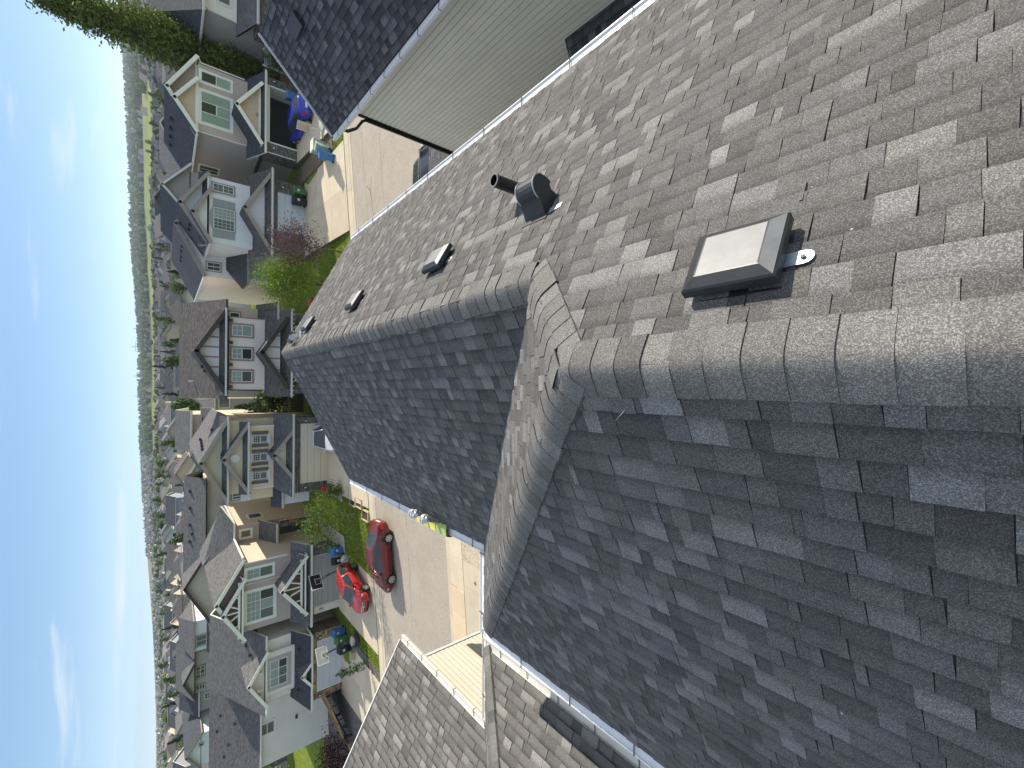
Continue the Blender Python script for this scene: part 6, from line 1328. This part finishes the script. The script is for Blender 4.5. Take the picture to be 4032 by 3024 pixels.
h.box(-45.2, -41.8, 74, 82, 0, 6.9, S_grey); h.roof([(-45.6, 73.5, 6.9), (-41.4, 73.5, 6.9), (-41.4, 77, 8.9), (-45.6, 77, 8.9)], [(-45.6, 82, 6.6), (-41.4, 82, 6.6), (-41.4, 77, 8.9), (-45.6, 77, 8.9)]); h.win(-43.7, -43.0, 5.4, 6.2, 74, 2, 2, panes=[P_dark], tw=.06)
h = House('white_gable_house', 'white gabled house beside the dark trees at the frame edge', -48, 70, 0, trim=M_greytrim, roof=R_dark)
h.box(-50.2, -46.0, 70.4, 80, -1, 6.8, S_white); h.gable(-50.8, -45.6, 6.75, -48.2, 8.5, 70, 80, panel=S_white, ov=.4); h.win(-47.6, -47.2, 6.5, 7.0, 70.4, 1, 1, panes=[P_dark], tw=.05)
h = House('dormered_house', 'blush house with small dormer windows before the pale green field', 32, 95, 2, trim=M_choc, roof=R_dark)
h.box(30.2, 34.6, 95, 104, 2, 10.9, S_blush); h.gable(29.8, 35.0, 10.8, 32.4, 12.3, 94.6, 104, panel=mat('brick_pink', (.30, .17, .14), rough=.9), ov=.4); h.win(32.8, 33.8, 9.6, 10.4, 95, 1, 2, panes=[P_dark], tw=.1)
for x in (31.3, 32.1, 32.9): h.box(x - .18, x + .18, 94.9, 94.99, 10.95, 11.3, P_dark, 'window')
h.win(31.2, 32.2, 9.4, 10.4, 95, 2, 1, panes=[P_dark], tw=.1)
h.roof([(26, 93, 10.9), (30, 93, 10.9), (30, 98, 12.2), (26, 98, 12.2)], m=R_mid); h.box(26.4, 30, 93.6, 100, 2, 10.8, WALLS['grey'])

# prototypes of a simple two storey house, then copies for every lot in view
def proto(k, wall, roof, w, d, hh_, kind):
    r = thing('suburban_house', 'proto', 'house', (0, 0, -60 - k * 20), 0, None, world=False); c = WALLS[wall]; ro = ROOFS[roof]
    mb = MB(); mb.box(-w / 2, w / 2, -d / 2, d / 2, -3, hh_)
    if kind == 'x': mb.poly([(-w / 2, -d / 2, hh_), (w / 2, -d / 2, hh_), (0, -d / 2, hh_ + w * .28)]); mb.poly([(-w / 2, d / 2, hh_), (w / 2, d / 2, hh_), (0, d / 2, hh_ + w * .28)])
    else: mb.poly([(-w / 2, -d / 2, hh_), (-w / 2, d / 2, hh_), (-w / 2, 0, hh_ + d * .25)]); mb.poly([(w / 2, -d / 2, hh_), (w / 2, d / 2, hh_), (w / 2, 0, hh_ + d * .25)])
    mb.build('wall', c, r); mb = MB(); e = .45
    if kind == 'x':
        k_ = w * .28 / (w / 2)
        for sg in (-1, 1): mb.slab([(sg * (w / 2 + e), -d / 2 - e, hh_ - e * k_), (sg * (w / 2 + e), d / 2 + e, hh_ - e * k_), (0, d / 2 + e, hh_ + w * .28), (0, -d / 2 - e, hh_ + w * .28)], .15)
    elif kind == 'hip':
        z1 = hh_ + d * .27; a = w / 2 + e; b = d / 2 + e; q = max(.3, w / 2 - d / 2)
        mb.slab([(-a, -b, hh_), (a, -b, hh_), (q, 0, z1), (-q, 0, z1)], .15); mb.slab([(-a, b, hh_), (a, b, hh_), (q, 0, z1), (-q, 0, z1)], .15); mb.slab([(a, -b, hh_), (a, b, hh_), (q, 0, z1)], .15); mb.slab([(-a, -b, hh_), (-a, b, hh_), (-q, 0, z1)], .15)
    else:
        k_ = .5
        for sg in (-1, 1): mb.slab([(-w / 2 - e, sg * (d / 2 + e), hh_ - e * k_), (w / 2 + e, sg * (d / 2 + e), hh_ - e * k_), (w / 2 + e, 0, hh_ + d * .25), (-w / 2 - e, 0, hh_ + d * .25)], .15)
        # cross gable on the front
        gx = w * .18; z2 = hh_ + w * .2
        for sg in (-1, 1): mb.slab([(gx + sg * w * .26, -d / 2 - e - .3, hh_ - .1), (gx + sg * w * .26, 0, hh_ - .1), (gx, 0, z2), (gx, -d / 2 - e - .3, z2)], .15)
        mb2 = MB(); mb2.poly([(gx - w * .22, -d / 2 - .31, hh_ - .3), (gx + w * .22, -d / 2 - .31, hh_ - .3), (gx, -d / 2 - .31, z2 - .25)]); mb2.build('gable_wall', c, r)
    mb.build('roof', [ro, M_trimw if k % 2 else M_greytrim, M_greytrim], r)
    for x in (-w * .25, w * .22):
        mb = MB(); mb.box(x - .75, x + .75, -d / 2 - .05, -d / 2, hh_ - 1.9, hh_ - .5); f = mb.build('window', M_trimw, r); mb = MB(); mb.box(x - .62, x + .62, -d / 2 - .08, -d / 2 - .05, hh_ - 1.78, hh_ - .62); mb.build('pane', P_dark if k % 3 else P_mid, f)
    mb = MB(); mb.box(w / 2, w / 2 + .05, -1, .4, hh_ - 2.0, hh_ - .8); f = mb.build('window', M_trimw, r); mb = MB(); mb.box(w / 2 + .05, w / 2 + .08, -.88, .28, hh_ - 1.88, hh_ - .92); mb.build('pane', P_dark, f)
    for x, y in ((.8, .4), (-1.4, .5)):
        if kind != 'x': mb = MB(); z = hh_ + d * .25 - abs(y) * .5; mb.box(x - .2, x + .2, y - .2 - 1.2, y + .2 - 1.2, z - .7, z - .25); mb.build('roof_vent', M_blackmetal, r)
    return r
pr = random.Random(77); spec = [('beige', 'grey', 8, 10, 6, 'x'), ('grey', 'dark', 9, 9, 6, 'y'), ('white', 'brown', 8.5, 9.5, 5.8, 'y'), ('taupe', 'grey', 9, 9, 6, 'hip'), ('yellow', 'brown', 8, 10, 6.2, 'x'), ('blue grey', 'dark', 8.5, 9, 6, 'y'), ('beige', 'brown', 10, 9, 5.8, 'hip'), ('rust', 'grey', 8.5, 9, 6, 'y'), ('white', 'dark', 8, 10, 6, 'x'), ('grey', 'pale', 9.5, 8.5, 5.6, 'hip')]
protos = [proto(i, *s_) for i, s_ in enumerate(spec)]
used = set(); cnt = 0
nm_ = ['beige gable fronted', 'grey cross gabled', 'white cross gabled', 'taupe hip roofed', 'yellow gable fronted', 'blue grey cross gabled', 'beige hip roofed', 'rust coloured cross gabled', 'white gable fronted', 'pale roofed hipped grey']
def place(i, x, y, rz, sc_=1.0):
    z = tz(x, y) - .2; lab = nm_[i] + ' house among the crowded rows beyond the back yards'; grp = nm_[i] + ' houses beyond the back yards'
    if i not in used: used.add(i); o = protos[i]; o.location = (x, y, z); o.rotation_euler = (0, 0, rz); o['label'] = lab; o['group'] = grp
    else: copy_tree(protos[i], (x, y, z), rz, lab, grp, sc_)
rows = [(78, 11.5), (97, 12), (118, 12.5), (140, 13), (165, 13.5), (190, 14), (222, 15), (255, 16), (290, 17)]
treespots = []
for ri, (Y, dx) in enumerate(rows):
    x = -Y * .74; 
    while x < Y * .82:
        xx = x + pr.uniform(-1, 1); yy = Y + pr.uniform(-2.5, 2.5) + 6 * math.sin(x * .02 + ri)
        skip = (Y < 90 and (-51 < xx < -29 or -29 < xx < -9)) or (Y in (97,) and 24 < xx < 37)
        if not skip and pr.random() < .93: place(pr.randrange(10), xx, yy, pr.choice([0, 0, math.pi, .12, -.1, math.pi / 2 * pr.choice([1, -1]) if pr.random() < .3 else 0]), pr.uniform(.88, 1.05)); cnt += 1
        if pr.random() < .8: treespots.append((xx + dx * .5 + pr.uniform(-1, 1), yy + pr.uniform(4, 9)))
        x += dx * pr.uniform(.93, 1.1)
for i, p in enumerate(protos):
    if i not in used: place(i, 60 - i * 14, 320, 0)

# trees between the rows
TP = []
def tproto(k, m, shape, hgt, rad, n, leaf, clump):
    o = tree('yard_tree', 'proto', (0, 0, -300 - 30 * k), hgt, rad, n, leaf, m, 50 + k, shape, clump=clump, tr=.14); return o
tp_ = [tproto(0, L_poplar, 'column', 9.5, 1.3, 1500, .24, 60), tproto(1, L_dark, 'cone', 8.0, 1.7, 1500, .22, 60), tproto(2, L_fresh, 'round', 6.5, 2.2, 1500, .22, 50), tproto(3, L_green, 'round', 7.5, 2.6, 1600, .24, 55), tproto(4, L_spruce, 'cone', 10, 2.0, 1700, .24, 70), tproto(5, L_wine, 'round', 5.5, 1.9, 900, .2, 35)]
tl = ['columnar poplar', 'dark conical spruce', 'fresh green round tree', 'mid green spreading tree', 'tall dark spruce', 'wine leaved round tree']; tu = set()
def put_tree(i, x, y, s_=1.0, label=None):
    z = tz(x, y) - .3; lab = label or (tl[i] + ' standing among the rows of houses beyond'); grp = None if label else tl[i] + 's among the rows of houses'
    if i not in tu and not label: tu.add(i); o = tp_[i]; o.location = (x, y, z); o['label'] = lab; o['group'] = grp; o.scale = (s_,) * 3
    else: o = copy_tree(tp_[i], (x, y, z), pr.uniform(0, 6), lab, grp, s_)
    if label and 'group' in o.keys(): del o['group']
    return o
for (x, y) in treespots[:190]: put_tree(pr.choices(range(6), (5, 3, 2, 3, 3, 1))[0], x, y, pr.uniform(.8, 1.2))
put_tree(0, -2.9, 82, 1.05, 'slim dark poplar rising between the half timbered and the cream house')
for (i, x, y, s_, lb) in ((0, 46, 88, .95, 'first poplar of the pair above the taupe roof'), (0, 43.5, 90, .85, 'second poplar of the pair above the taupe roof'), (0, 38.8, 92, .9, 'poplar clump left of the pair above the taupe roof'), (0, 36.6, 92, .85, 'lowest poplar of the clump above the taupe roof'),
                         (4, -27.5, 70, .95, 'tall ragged spruce beside the black trimmed gable'), (1, -29.3, 73, 1.0, 'spruce between the black trimmed gable and the pale blue white house'), (3, -47.3, 66, .92, 'broad dark tree overlapping the white gabled house'), (3, -44.5, 67, .92, 'broad dark tree right of the white gabled house'), (2, -50, 62, .8, 'yellow green tree at the frame edge by the white gabled house'), (2, 22.4, 74, 1.0, 'bright green tree behind the white house gables'), (0, -15, 84, .9, 'poplar behind the long vented roof'), (0, -17.2, 84, .8, 'shorter poplar behind the long vented roof')): put_tree(i, x, y, s_, lb)

# ---- the town beyond: one mass of small houses and one of trees
mb = MB(); tr_ = random.Random(123); wc = [(.6, .56, .48), (.66, .66, .64), (.36, .34, .32), (.5, .42, .33), (.42, .44, .47), (.62, .5, .36)]; rcs = [(.14, .14, .145), (.10, .105, .115), (.17, .155, .14), (.2, .19, .185)]
def isfield(x, y): c = landcol(x, y); return c[1] > .2
n = 0
for i in range(9500):
    t = tr_.random(); d = 300 * (2700 / 300) ** (t ** .85); az = tr_.uniform(-.86, .86); y = d / math.sqrt(1 + az * az); x = az * y
    if isfield(x, y) and tr_.random() < .985: continue
    wood = az > -.12 and d > 900
    if wood and tr_.random() < .72: continue
    q = noise.noise(V((x * .006, y * .006, 9)))
    if q < -.25: continue
    z = tz(x, y); a = tr_.choice([0, 0, .3, 1.57, -.3]); w = tr_.uniform(7, 11); dd = tr_.uniform(8, 12); hh_ = tr_.uniform(4.5, 6.5); ca, sa = math.cos(a), math.sin(a)
    P = lambda u, v_2, zz: (x + u * ca - v_2 * sa, y + u * sa + v_2 * ca, z + zz)
    c = tr_.choice(wc); f = tr_.uniform(.8, 1.1); c = tuple(k * f for k in c); rc_ = tr_.choice(rcs); w2, d2 = w / 2, dd / 2; rh = hh_ + w * .27
    b = [P(-w2, -d2, -2), P(w2, -d2, -2), P(w2, d2, -2), P(-w2, d2, -2)]; t4 = [P(-w2, -d2, hh_), P(w2, -d2, hh_), P(w2, d2, hh_), P(-w2, d2, hh_)]; r2 = [P(0, -d2 - .4, rh), P(0, d2 + .4, rh)]
    mb.mesh(b + t4, [(0, 1, 5, 4), (1, 2, 6, 5), (2, 3, 7, 6), (3, 0, 4, 7)], 0, c); mb.mesh([t4[0], t4[1], r2[0], t4[2], t4[3], r2[1]], [(0, 1, 2), (3, 4, 5)], 0, c)
    e = .5; mb.mesh([P(-w2 - e, -d2 - e, hh_ - .3), P(-w2 - e, d2 + e, hh_ - .3), r2[1], r2[0], P(w2 + e, -d2 - e, hh_ - .3), P(w2 + e, d2 + e, hh_ - .3)], [(0, 1, 2, 3), (4, 5, 2, 3)], 0, rc_); n += 1
tag(mb.build('distant_houses', mat('distant_house_paint', (1, 1, 1), rough=.8, attr=True, spec=.2)), 'mass of small distant houses covering the valley and the far slope', None, kind='stuff')
mb = MB(); tones = [(.030, .055, .018), (.045, .075, .022), (.065, .095, .025), (.028, .048, .024), (.085, .12, .028)]
for i in range(15000):
    t = tr_.random(); d = 320 * (2850 / 320) ** (t ** .8); az = tr_.uniform(-.9, .9); y = d / math.sqrt(1 + az * az); x = az * y
    if isfield(x, y) and tr_.random() < .993: continue
    wood = az > -.12 and d > 950
    if not wood and tr_.random() < .30 and d > 350: continue
    z = tz(x, y) - .5; conic = tr_.random() < .5; hh_ = tr_.uniform(5, 11) if not wood else tr_.uniform(8, 14); r = hh_ * (.16 if conic else .36) * (1.5 if wood else 1); c = tr_.choice(tones); f = tr_.uniform(.8, 1.2); c = tuple(k * f for k in c)
    m_ = 6; vs = []; lv = [(0.05, .5), (.3, 1.0), (.6, .8 if conic else 1.0), (.85, .35 if conic else .62)]
    for (lz, lr) in lv:
        for k in range(m_): a = 6.283 * k / m_ + lz * 3; q = r * lr * tr_.uniform(.7, 1.25); vs.append((x + q * math.cos(a), y + q * math.sin(a), z + hh_ * lz + tr_.uniform(-.4, .4)))
    vs.append((x, y, z + hh_)); fs = [(j * m_ + k, j * m_ + (k + 1) % m_, (j + 1) * m_ + (k + 1) % m_, (j + 1) * m_ + k) for j in range(3) for k in range(m_)] + [(3 * m_ + k, 3 * m_ + (k + 1) % m_, 4 * m_) for k in range(m_)]
    mb.mesh(vs, fs, 0, c)
tag(mb.build('distant_trees', mat('distant_foliage', (1.25, 1.25, 1.2), rough=1, attr=True, var=.3, vscale=.5, spec=.1)), 'mass of distant trees filling the valley and the wooded far slope', None, kind='stuff')
PYL = ['above the half timbered ridge', 'right of the slim dark poplar', 'nearest the white house gables', 'rightmost over the green field', 'leftmost over the valley', 'smallest and farthest up the slope']
for i, (x, y) in enumerate(((40, 560), (12, 600), (66, 640), (96, 700), (-10, 640), (20, 760))):
    z = tz(x, y); r = thing('power_pylon', 'pale steel power pylon ' + PYL[i], 'pylon', (x, y, z), 0, 'power pylons on the far slope', world=False)
    mb = MB(); H_ = 26
    for sx in (-1, 1):
        for sy in (-1, 1): mb.bar((sx * 2, sy * 2, -1), (sx * .3, sy * .3, H_), .16, .16)
    mb.build('mast', mat('pylon_steel', (.30, .31, .32), rough=.6), r, kind='stuff')
    for zz, w in ((H_ - 3, 5), (H_ - 8, 6.5)): mb = MB(); mb.box(-w, w, -.15, .15, zz, zz + .25); mb.build('cross_arm', mat('pylon_steel', (.30, .31, .32)), r)
# haze over the whole place
mb = MB(); mb.box(-5600, 5600, -300, 5600, -40, 170)
hz = mb.build('haze', [], None); hm = bpy.data.materials.new('haze_air'); hm.use_nodes = True; t = hm.node_tree; t.nodes.clear(); o = t.nodes.new('ShaderNodeOutputMaterial'); v = t.nodes.new('ShaderNodeVolumePrincipled')
v.inputs['Color'].default_value = (.80, .90, 1.0, 1); v.inputs['Density'].default_value = 0.00012; v.inputs['Anisotropy'].default_value = .3; t.links.new(v.outputs[0], o.inputs['Volume']); hz.data.materials.append(hm); hz['kind'] = 'stuff'; hz['label'] = 'thin summer haze over the valley'

# ---- name each of the crowd by its look, its row and the front house it stands above
FRONT = [(.62, 'the tall poplar'), (.42, 'the taupe house'), (.26, 'the white sided house'), (.0, 'the half timbered house'), (-.10, 'the slim dark poplar'), (-.26, 'the cream house'), (-.42, 'the warm grey house'), (-9, 'the fieldstone garage house')]
ORD = ['first', 'second', 'third', 'fourth', 'fifth', 'sixth', 'seventh', 'eighth', 'last']
def where(o):
    x, y = o.location.x, o.location.y; az = x / y; fr = next(n for a, n in FRONT if az > a)
    ri = min(range(len(rows)), key=lambda i: abs(rows[i][0] + 6 * math.sin(x * .02 + i) - y)); return fr, ORD[min(ri, 8)], az
bins_ = {}
for o in list(COL.objects):
    if o.parent is None and o.get('group') and ('beyond the back yards' in o['group'] or 'among the rows of houses' in o['group']):
        fr, od, az = where(o); kind = o['label'].split(' house among')[0] + ' house' if 'house among' in o['label'] else o['label'].split(' standing among')[0]
        bins_.setdefault((kind, od, fr), []).append((-az, o.name, o))
for (kind, od, fr), lst in bins_.items():
    lst.sort(key=lambda q: q[0]); n_ = len(lst)
    for i, (_, _, o) in enumerate(lst):
        pos = '' if n_ == 1 else ('leftmost ' if i == n_ - 1 else 'rightmost ' if i == 0 else 'middle ' if n_ == 3 else ['', 'second ', 'third ', 'fourth ', 'fifth '][min(i, 4)] + 'from right ')
        if 'from right' in pos: o['label'] = f"{kind}, {pos}{od} row above {fr}"
        else: o['label'] = f"{pos}{kind} in the {od} row above {fr}"
